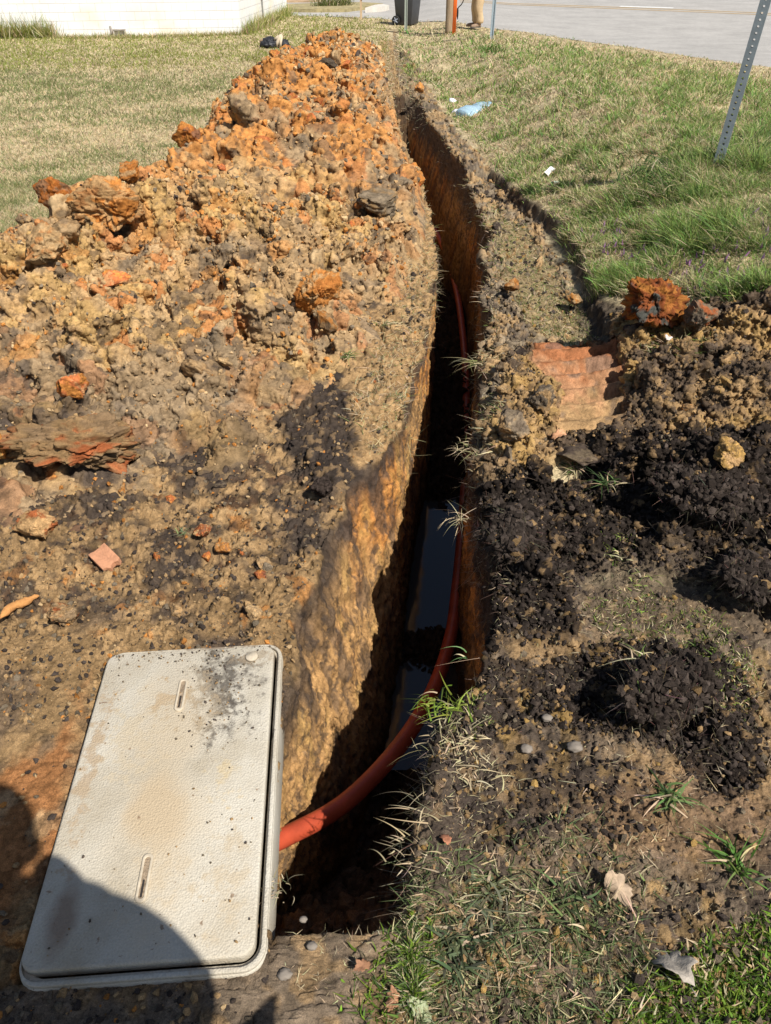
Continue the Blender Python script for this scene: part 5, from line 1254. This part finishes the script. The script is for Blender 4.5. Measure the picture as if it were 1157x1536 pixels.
crumbs('right_soil_crumbs', 'dark and tan soil crumbs on the ground right of the trench', GV, GN, (zn['spoilright'] + .8 * zn['rightlip'] + .28 * zn['rightnear'] + .2 * zn['darklip']) * (~isT) * (1 - tk), 9500, .0015, .009, [TAN * .7, LTAN * .55, GREY, DARK * 1.9, YEL * .6], [.3, .1, .3, .26, .04])
crumbs('black_soil_crumbs', 'fine black crumbs over the dark rooty soil', GV, GN, (zn['darksoil'] + zn['darkclump'] + .7 * zn['darklip'] + .3 * zn['darkmid']) * (~isT), 15000, .002, .010, [DARK, DARK * 1.6, DARK * 2.4, TAN * .6], [.45, .35, .17, .03])
bpy.context.view_layer.update()
for o_ in [x for x in bpy.data.objects if x.name.startswith('soil_clump')]:
    v_ = np.zeros(len(o_.data.vertices) * 3, F32); o_.data.vertices.foreach_get('co', v_); v_ = v_.reshape(-1, 3); nv = np.zeros_like(v_).ravel(); o_.data.vertex_normals.foreach_get('vector', nv); nv = nv.reshape(-1, 3)
    Mw = np.array(o_.matrix_world); vw = (v_ @ Mw[:3, :3].T + Mw[:3, 3]).astype(F32); nw_ = nv @ np.linalg.inv(Mw[:3, :3]); nw_ /= np.linalg.norm(nw_, axis=1, keepdims=True)
    crumbs('clump_crumbs', 'crumbs on ' + o_['label'][:o_['label'].find(',')] if ',' in o_['label'] else 'crumbs on ' + o_['label'], vw, nw_.astype(F32), (nw_[:, 2] > -.3).astype(float), 3000, .0015, .015, [DARK, DARK * 1.6, DARK * 2.2, TAN * .5], [.5, .3, .17, .03])
    ii = rng.choice(len(vw), 2200); D = nw_[ii] * .6 + rng.normal(size=(2200, 3)) * .7; D /= np.linalg.norm(D, axis=1, keepdims=True); cc = jit([.13, .10, .07], 2200, .5)
    tag(ribbons('clump_roots', vw[ii].astype(float), D, .026 * (.3 + rng.random(2200) ** 2 * 1.3), np.full(2200, .0009), rng.normal(size=(2200, 3)) * .5 - np.array([0, 0, .2]), cc * .8, cc, 4, M_FIBRE, .6), 'roots of ' + o_['label'].split(',')[0], 'roots', kind='stuff')
# crumbs of dirt lying on the lid, thicker along its far edge
lm = ub.matrix_world; nl = 9000; lx = rng.uniform(-hw + .01, hw - .01, nl); ly = rng.uniform(-hl + .01, hl - .006, nl)
wl_ = np.exp(-(hl - ly) / .02) * 6 + np.exp(-(((lx - .42 * hw) / .08) ** 2 + ((ly - .68 * hl) / .14) ** 2)) * 1.6 + .08 + .5 * np.exp(-(hw - lx) / .008)
LV = np.array([lm @ Vector((a_, b_, .0435)) for a_, b_ in zip(lx, ly)], F32)
crumbs('lid_crumbs', 'grains of dirt scattered over the concrete lid', LV, np.tile(np.array([0, 0, 1], F32), (nl, 1)), wl_, 650, .0006, .0036, [GREY, DARK * 2.5, TAN * .8], [.5, .25, .25])
# stones
M_ST = plain('pebble_stone', (.20, .17, .14), .8, var=.2, scale=30)
for (px, py, s_, lab) in ((428, 1463, 20, 'pale pebble below the near end of the lid frame'), (468, 1420, 16, 'tan pebble beside the dry leaf at the trench end'), (862, 1122, 22, 'rounded grey stone in the soil left of the black clump'), (820, 1078, 16, 'small white quartz stone in the dark soil above the grey stone'), (790, 1125, 18, 'flat pale stone half buried right of the straw bits'), (455, 960 + 420, 12, 'tiny grey pebble on the lip of the trench end')):
    p_ = on_surf(px, py); z_ = p_.y * cs + 1; r_ = s_ * z_ / FPX / 2; o = link('pebble', blob_mesh('pebble', (r_, r_ * .8, r_ * .6), s_, 3, .25, .05), M_ST); o.location = p_ + Vector((0, 0, r_ * .3)); tag(o, lab, 'stone')
print('clods', round(time.time() - T0, 1))

# ------------------------------------------------------------------ TUFTS
def tuft(label, px, py, n, L, wd, green, lean=.9, straw=.25, up=0, spread=.012, dirb=None):
    p_ = np.array(on_surf(px, py)); P0 = p_ + rng.normal(size=(n, 3)) * spread * np.array([1, 1, .15]) + np.array([0, 0, up])
    D = rng.normal(size=(n, 3)) * lean; D[:, 2] = 1
    if dirb is not None: D += np.array(dirb)
    D /= np.linalg.norm(D, axis=1, keepdims=True); B = rng.normal(size=(n, 3)) * .3; B[:, 2] = -.35 - .4 * rng.random(n)
    isg = rng.random(n) > straw; cc = np.where(isg[:, None], jit(green, n, .25), jit(STRAW * 1.1, n, .15))
    o = ribbons('grass_tuft', P0, D, L * rng.uniform(.45, 1.15, n), np.full(n, wd), B, cc * .75, cc * 1.1, 6, M_GRASS); tag(o, label, 'grass tuft'); return o
tuft('grass tuft growing on top of the black rooty clump', 960, 1000, 26, .085, .0045, [.17, .24, .06], 1.3, .45, .02)
tuft('wide bladed grass tuft below the black clump', 1002, 1196, 40, .085, .006, [.12, .19, .06], 1.6, .15)
tuft('long bladed green tuft near the right picture edge', 1105, 1300, 34, .10, .006, [.13, .24, .05], 1.4, .15)
tuft('grass tuft with white straw just below the tyre print', 862, 702, 44, .10, .0040, [.14, .20, .06], 1.5, .5)
tuft('dark green tuft in the hollow right of the tyre print foot', 912, 726, 40, .10, .0045, [.08, .13, .04], 1.2, .2)
tuft('green sprig on the heap side nearer the dark shoulder', 522, 535, 36, .075, .0038, [.16, .24, .07], 1.2, .3)
tuft('larger flattened green sprig on the heap foot beside the trench', 575, 488, 44, .09, .0036, [.15, .22, .06], 1.6, .4)
tuft('thin grass tuft on the left trench lip', 600, 598, 26, .08, .0032, [.15, .2, .07], 1.2, .5)
tuft('tiny grass sprig in the dirt above the lid', 272, 800, 16, .05, .003, [.2, .25, .12], .8, .2)
tuft('straw tuft hanging over the trench beside the pipe, the upper one', 712, 545, 34, .10, .003, [.25, .27, .1], 1.6, .75, 0, .02, (-.5, 0, -.4))
tuft('straw tuft hanging over the trench beside the pipe, the lower one', 700, 672, 40, .08, .0026, [.25, .27, .1], 1.6, .85, 0, .025, (-.5, 0, -.4))
tuft('pale rooty tuft overhanging the water at the dark lip', 690, 780, 30, .09, .0026, [.3, .27, .16], 1.2, .95, 0, .02, (-1, 0, -.3))
tuft('bright green weed leaning over the trench beside the pipe bend', 672, 1058, 60, .065, .0045, [.24, .33, .05], 1.1, .15, 0, .03, (-1, 0, 0))
tuft('single long blade of grass curving over the trench', 700, 985, 5, .10, .004, [.14, .26, .1], .5, .2, 0, .006, (-.7, 0, 0))
tuft('straw stems sticking out from the right wall of the near trench end', 632, 1215, 12, .09, .0028, STRAW, .9, 1, 0, .02, (-2, 0, -.4))
tuft('dry root tuft at the near right corner of the trench', 610, 1275, 26, .06, .003, STRAW, 1.2, .9, 0, .02, (-1, 0, -.2))
tuft('clump of dead straw on the right lip above the trench end', 690, 1120, 90, .045, .0038, STRAW, 1.6, .97, .005, .035)
tuft('second clump of dead straw, below the first by the dark soil', 705, 1165, 70, .04, .0036, STRAW, 1.6, .97, .005, .03)
tuft('dry grass roots at the near left corner of the trench', 418, 1335, 30, .045, .002, [.3, .27, .15], 1.2, .8, 0, .012)
tuft('small weed in the black soil right of the lip', 925, 832, 26, .035, .0045, [.25, .31, .08], 1.1, .3, 0, .015)
tuft('second small weed, nearer the packed path of soil', 962, 868, 26, .035, .0045, [.25, .31, .08], 1.1, .35, 0, .018)
tuft('dark flattened grass fan near the bottom centre', 690, 1420, 70, .09, .0065, [.11, .14, .07], 2.2, .08, 0, .02)
tuft('grey green flattened fan of broad blades near the bottom', 720, 1350, 70, .08, .006, [.16, .18, .10], 2.2, .1, 0, .03)
tuft('green grass clump right of the bottom centre', 860, 1370, 60, .085, .005, [.13, .18, .07], 1.9, .1, 0, .03)
tuft('dark green tall grass clump left of the leaning perforated post', 1000, 268, 420, .20, .0060, [.10, .17, .045], .55, .15, 0, .16)
tuft('tall grass clump right of the leaning perforated post', 1125, 232, 260, .20, .0060, [.13, .19, .06], .55, .25, 0, .15)
tuft('tall green tuft hugging the base of the blue grey post', 738, 78, 120, .30, .012, [.11, .19, .04], .5, .1, 0, .12)
# purple flowering weeds
w = pmask(gx, gy, [(870, 350), (960, 330), (1157, 330), (1200, 470), (1060, 455), (940, 430)], .05, None, 0) * ok; ii = pick(w, 260)
P0 = GV[ii].astype(float); P0[:, 2] += .03; D = rng.normal(size=(260, 3)) * .3; D[:, 2] = 1
fl = ribbons('purple_weeds', P0, D, np.full(260, .03), np.full(260, .011), D * 0, jit([.22, .12, .2], 260), jit([.36, .2, .34], 260), 2, M_GRASS); tag(fl, 'small purple flowering weeds among the verge grass', 'flowers', kind='stuff')
# weeds along the building and on the median
def bank(name, label, pts, n, h, colr, wd, strawf=.3):
    P = resample(np.array([unp(*p)[:2] for p in pts]), n); P = P + rng.normal(size=(n, 2)) * .12; P0 = np.column_stack([P, G(P[:, 0], P[:, 1]) - .01])
    D = rng.normal(size=(n, 3)) * .4; D[:, 2] = 1; B = rng.normal(size=(n, 3)) * .3; isg = rng.random(n) > strawf; cc = np.where(isg[:, None], jit(colr, n, .25), jit(STRAW, n, .2))
    o = ribbons(name, P0, D, h * rng.uniform(.3, 1.2, n) , np.full(n, wd), B, cc * .8, cc * 1.1, 2, M_GRASS); tag(o, label, 'grass', kind='stuff')
bank('wall_weeds', 'taller yellow green weeds at the foot of the white wall, left end', [(-60, 57), (0, 57), (80, 56)], 2600, .42, [.24, .27, .06], .018)
bank('wall_grass', 'short grass fringe along the foot of the white front wall', [(80, 57), (200, 57), (360, 52)], 2600, .13, [.22, .25, .06], .014, .5)
bank('side_weeds', 'yellow green weeds along the side wall of the white building', [(366, 51), (380, 46), (405, 33), (432, 22)], 2600, .30, [.26, .29, .07], .018)
bank('median_weeds', 'low weeds around the far posts on the median', [(480, 13.5), (500, 13), (522, 12)], 700, .45, [.14, .18, .05], .03)

# ------------------------------------------------------------------ PEOPLE
def skin_body(name, joints, edges, mat, parent, sub=2, root=0):
    me = bpy.data.meshes.new(name); me.from_pydata([j[0] for j in joints], edges, []); o = link(name, me, mat, parent)
    m = o.modifiers.new('skin', 'SKIN'); m.use_smooth_shade = True
    for i, j in enumerate(joints): r = j[1]; me.skin_vertices[0].data[i].radius = r if isinstance(r, tuple) else (r, r)
    me.skin_vertices[0].data[root].use_root = True
    s_ = o.modifiers.new('sub', 'SUBSURF'); s_.levels = sub; s_.render_levels = sub; return o
M_SKIN = plain('skin', (.45, .26, .18), .5, var=.06); M_SHIRT = plain('grey_shirt', (.20, .21, .23), .9); M_TROU = plain('tan_work_trousers', (.50, .37, .22), .9, var=.12, scale=10, bump=.35, bscale=14)
M_JEAN = plain('blue_jeans', (.06, .08, .14), .9); M_BOOT = plain('work_boot', (.26, .18, .12), .7, var=.3, scale=20); M_HAIR = plain('hair', (.05, .035, .025), .7)
def head(parent, p_, yaw, s_=1):
    me = blob_mesh('head', (.078 * s_, .098 * s_, .122 * s_), 2, 4, .0, .0); v = np.zeros(len(me.vertices) * 3, F32); me.vertices.foreach_get('co', v); v = v.reshape(-1, 3)
    lo = v[:, 2] < -.03; v[lo, 0] *= .85; v[:, 1] += np.exp(-((v[:, 0] / .014) ** 2 + ((v[:, 2] + .015) / .026) ** 2)) * .022 * (v[:, 1] > 0)
    for sx in (-1, 1): v[:, 1] -= np.exp(-(((v[:, 0] - sx * .032) / .016) ** 2 + ((v[:, 2] - .005) / .012) ** 2)) * .010 * (v[:, 1] > 0)
    v[:, 1] += np.exp(-((v[:, 0] / .024) ** 2 + ((v[:, 2] + .058) / .008) ** 2)) * .006 * (v[:, 1] > 0)
    me.vertices.foreach_set('co', v.ravel()); me.update(); h = link('head', me, M_SKIN, parent); h.location = p_; h.rotation_euler = (0, 0, yaw)
    for sx in (-1, 1):
        bm = bmesh.new(); bmesh.ops.create_uvsphere(bm, u_segments=12, v_segments=8, radius=.012, matrix=Matrix.Translation((sx * .031, .082, .006))); bm_obj('eye', bm, plain('eye_white', (.6, .58, .55), .3), h, True)
        bm = bmesh.new(); bmesh.ops.create_uvsphere(bm, u_segments=12, v_segments=8, radius=1, matrix=Matrix.Translation((sx * .078, -.005, -.01)) @ Matrix.Diagonal((.010, .020, .032, 1))); bm_obj('ear', bm, M_SKIN, h, True)
    o = link('hair', blob_mesh('hair', (.086, .104, .105), 4, 4, .04, .05, .5, .1), M_HAIR, h); o.location = (0, -.014, .034); return h
def hand(parent, wrist, fwd, side, curl, s_=1):
    """palm and five fingers as one skinned surface"""
    W = Vector(wrist); f = Vector(fwd).normalized(); sd_ = Vector(side).normalized(); nn = f.cross(sd_).normalized()
    J = [(W, (.022, .017)), (W + f * .035, (.030, .014)), (W + f * .075, (.034, .013))]; E = [(0, 1), (1, 2)]
    for k_, (o_, L_) in enumerate(((-.028, .062), (-.010, .075), (.009, .070), (.027, .055))):
        b0 = W + f * .082 + sd_ * o_; d1 = (f * math.cos(curl * .5) - nn * math.sin(curl * .5)); d2 = (f * math.cos(curl) - nn * math.sin(curl)); i0 = len(J)
        J += [(b0, .0095), (b0 + d1 * L_ * .55, .0085), (b0 + d1 * L_ * .55 + d2 * L_ * .45, .007)]; E += [(2, i0), (i0, i0 + 1), (i0 + 1, i0 + 2)]
    t0 = W + f * .03 - sd_ * .032; td = (f * .7 - sd_ * .7 - nn * .3).normalized(); i0 = len(J); J += [(t0, .012), (t0 + td * .035, .010), (t0 + td * .062, .008)]; E += [(1, i0), (i0, i0 + 1), (i0 + 1, i0 + 2)]
    return skin_body('hand', [(tuple(a), r if isinstance(r, tuple) else r) for a, r in J], E, M_SKIN, parent, 1)
def boot(parent, heel, yaw, mat):
    bm = bmesh.new(); tube(bm, [(0, -.05, .05), (0, -.02, .052), (0, .06, .05), (0, .13, .04), (0, .20, .032), (0, .235, .026)], [.035, .046, .046, .048, .042, .02], 16)
    for v in bm.verts:
        if v.co.z < .012: v.co.z = .0
    tube(bm, [(0, 0, .03), (0, -.005, .16)], [.048, .052], 16)
    o = bm_obj('shoe', bm, mat, parent, True); o.location = heel; o.rotation_euler = (0, 0, yaw)
    bm = bmesh.new(); tube(bm, [(0, -.052, .010), (0, 0, .010), (0, .1, .010), (0, .2, .010), (0, .245, .010)], [.036, .048, .05, .046, .02], 16)
    for v in bm.verts: v.co.z = .0 if v.co.z < .01 else .02
    bm_obj('sole', bm, plain('sole', (.10, .09, .08), .9), o, True); return o
# worker by the road
wp_ = on_ground(716, 44, 0); 
def yaw_pt(v, yaw): c_, s_ = math.cos(yaw), math.sin(yaw); return (v[0] * c_ - v[1] * s_, v[0] * s_ + v[1] * c_, v[2])
per = empty('person', wp_, math.radians(100)); tag(per, 'person in loose tan work trousers standing at the road edge holding a digging tool', 'person')
hz = .92
J = [((0, 0, hz), (.16, .12)), ((0, -.01, 1.12), (.145, .11)), ((0, 0, 1.32), (.17, .12)), ((0, 0, 1.47), (.10, .08)), ((0, .01, 1.56), (.055, .055)),
     ((-.19, 0, 1.43), .062), ((-.25, .03, 1.16), .048), ((-.22, .16, .93), .036), ((.19, 0, 1.43), .062), ((.25, .03, 1.16), .048), ((.23, .15, .93), .036),
     ((-.10, 0, .84), .105), ((-.12, .02, .48), .068), ((-.13, -.02, .10), .048), ((.10, 0, .84), .105), ((.12, .03, .48), .068), ((.13, .02, .10), .048)]
E = [(0, 1), (1, 2), (2, 3), (3, 4), (3, 5), (5, 6), (6, 7), (3, 8), (8, 9), (9, 10), (0, 11), (11, 12), (12, 13), (0, 14), (14, 15), (15, 16)]
skin_body('body', J, E, M_SKIN, per)
JT = [((0, 0, .97), (.19, .15)), ((-.12, 0, .84), .15), ((-.135, .02, .62), .135), ((-.145, .05, .47), .125), ((-.14, .0, .33), .108), ((-.145, -.02, .20), .122), ((-.14, -.01, .14), .105), ((.12, 0, .84), .15), ((.135, .03, .62), .132), ((.14, .06, .47), .125), ((.145, .02, .30), .105), ((.14, .01, .18), .12), ((.14, .02, .13), .10)]
skin_body('trousers', JT, [(0, 1), (1, 2), (2, 3), (3, 4), (4, 5), (5, 6), (0, 7), (7, 8), (8, 9), (9, 10), (10, 11), (11, 12)], M_TROU, per)
JS = [((0, 0, .98), (.172, .13)), ((0, -.01, 1.15), (.16, .125)), ((0, 0, 1.34), (.185, .13)), ((0, 0, 1.45), (.10, .085)), ((-.19, 0, 1.43), .075), ((-.235, .02, 1.22), .064), ((.19, 0, 1.43), .075), ((.235, .02, 1.22), .064)]
skin_body('shirt', JS, [(0, 1), (1, 2), (2, 3), (3, 4), (4, 5), (3, 6), (6, 7)], M_SHIRT, per)
head(per, (0, .03, 1.67), 0); hand(per, (-.22, .16, .93), (0, .5, -1), (1, 0, 0), 1.0); hand(per, (.23, .15, .93), (0, .5, -1), (-1, 0, 0), .8)
boot(per, (-.15, -.0, .05), .15, M_BOOT); boot(per, (.15, .03, .05), -.1, M_BOOT)
# tool hanging from the worker's hand
zt = wp_.y * cs - (wp_.z - CH) * sn; kx = zt / FPX
def near_plane(px, py, y_):   # point on the sight line at ground distance y_
    dx = (px - CX) / FPX; v = (CY - py) / FPX; dv = np.array([dx, cs + v * sn, -sn + v * cs]); t = y_ / dv[1]; return Vector((dv[0] * t, y_, CH + dv[2] * t))
yy_ = wp_.y - .12
tl = empty('digging_tool', near_plane(687, 28, yy_)); tag(tl, 'black hand tool with a bent shaft and narrow blade hanging left of the tan trousers', 'tool')
P_ = [near_plane(x, y, yy_) - tl.location for x, y in ((697, -14), (695.5, 0), (692, 7), (688, 11), (686.8, 15))]
bm = bmesh.new(); tube(bm, spline(P_, 5), .75 * kx, 10); bm_obj('shaft', bm, plain('tool_black', (.02, .02, .02), .5), tl, True)
P_ = [near_plane(x, y, yy_) - tl.location for x, y in ((686.8, 12), (686.6, 17), (686.4, 24), (686.6, 29.5))]; bm = bmesh.new(); tube(bm, P_, [1.0 * kx, 1.5 * kx, 1.4 * kx, .3 * kx], 8)
for v in bm.verts: v.co.y *= .35
bm_obj('blade', bm, plain('tool_blade', (.03, .03, .035), .4, .5), tl, True)
# photographer, behind the lens; only the shadow falls into the picture
ph = empty('person', (0.11, -.21, 0)); tag(ph, 'person holding up a phone with both hands whose shadow falls across the lid', 'person')
J = [((0, 0, .95), (.17, .13)), ((0, -.01, 1.15), (.155, .12)), ((0, .0, 1.36), (.19, .13)), ((0, .01, 1.50), (.10, .08)), ((0, .03, 1.58), (.058, .058)),
     ((-.20, .0, 1.43), .066), ((-.26, .02, 1.16), .052), ((-.19, .17, 1.44), .036), ((.20, .0, 1.43), .066), ((.20, .02, 1.15), .052), ((-.03, .17, 1.44), .036),
     ((-.11, 0, .86), .11), ((-.13, .02, .48), .07), ((-.14, -.03, .10), .05), ((.11, 0, .86), .11), ((.13, .02, .48), .07), ((.14, -.03, .10), .05)]
skin_body('body', J, E, M_SKIN, ph)
skin_body('jeans', [(tuple(np.array(a) + [0, 0, .03]), (b[0] * 1.08, b[1] * 1.08) if isinstance(b, tuple) else b) for a, b in JT], [(0, 1), (1, 2), (2, 3), (3, 4), (4, 5), (5, 6), (0, 7), (7, 8), (8, 9), (9, 10), (10, 11), (11, 12)], M_JEAN, ph)
JS = [((0, 0, .95), (.20, .15)), ((0, -.01, 1.15), (.18, .14)), ((0, 0, 1.36), (.21, .145)), ((0, 0, 1.47), (.11, .09)), ((-.20, .0, 1.43), .09), ((-.25, .02, 1.18), .085), ((-.20, .13, 1.36), .06), ((.20, .0, 1.43), .09), ((.20, .02, 1.17), .09), ((.02, .13, 1.37), .065)]
skin_body('jacket', JS, [(0, 1), (1, 2), (2, 3), (3, 4), (4, 5), (5, 6), (3, 7), (7, 8), (8, 9)], M_SHIRT, ph)
head(ph, (0, .06, 1.69), 0); hand(ph, (-.19, .17, 1.44), (.25, .1, 1), (0, -1, 0), 1.1); hand(ph, (-.03, .17, 1.44), (-.25, .1, 1), (0, 1, 0), -1.1)
boot(ph, (-.14, -.03, 0), .2, M_BOOT); boot(ph, (.14, -.03, 0), -.2, M_BOOT)
phn = bmesh.new(); MX = Matrix.Translation((.0, -.018, CH + .01 - .03)) @ Matrix.Rotation(-TH, 4, 'X'); box(phn, -.037, .037, -.005, .004, -.10, .05, MX); phn_o = bm_obj('phone', phn, plain('phone_black', (.02, .02, .02), .2), None, bevel=.003); tag(phn_o, 'black phone held up by the person standing over the trench end', 'phone')
print('objects', round(time.time() - T0, 1))
# ------------------------------------------------------------------ light
SUN_EL = math.radians(50.0); SHA = math.radians(48.0)   # shadows fall forward-left, SHA from -X toward +Y
sd = Vector((-math.cos(SHA) * math.cos(SUN_EL), math.sin(SHA) * math.cos(SUN_EL), -math.sin(SUN_EL)))
sl = bpy.data.lights.new('sun', 'SUN'); sl.energy = 4.9; sl.angle = math.radians(.53); sl.color = (1, .95, .865)
so = bpy.data.objects.new('sun', sl); col.objects.link(so); so.rotation_euler = sd.to_track_quat('-Z', 'Y').to_euler()
w = bpy.data.worlds.new('World'); sc.world = w; w.use_nodes = True
nt = w.node_tree; sky = nt.nodes.new('ShaderNodeTexSky'); sky.sky_type = 'NISHITA'; sky.sun_disc = False
sky.sun_elevation = SUN_EL; sky.sun_rotation = math.atan2(-sd.x, -sd.y)
bg = nt.nodes['Background']; nt.links.new(sky.outputs[0], bg.inputs[0]); bg.inputs[1].default_value = .066
sc.view_settings.view_transform = 'Standard'; sc.view_settings.look = 'None'; sc.view_settings.exposure = .44; sc.view_settings.gamma = 1
sc.render.resolution_x = 771; sc.render.resolution_y = 1024
print('done', round(time.time() - T0, 1))
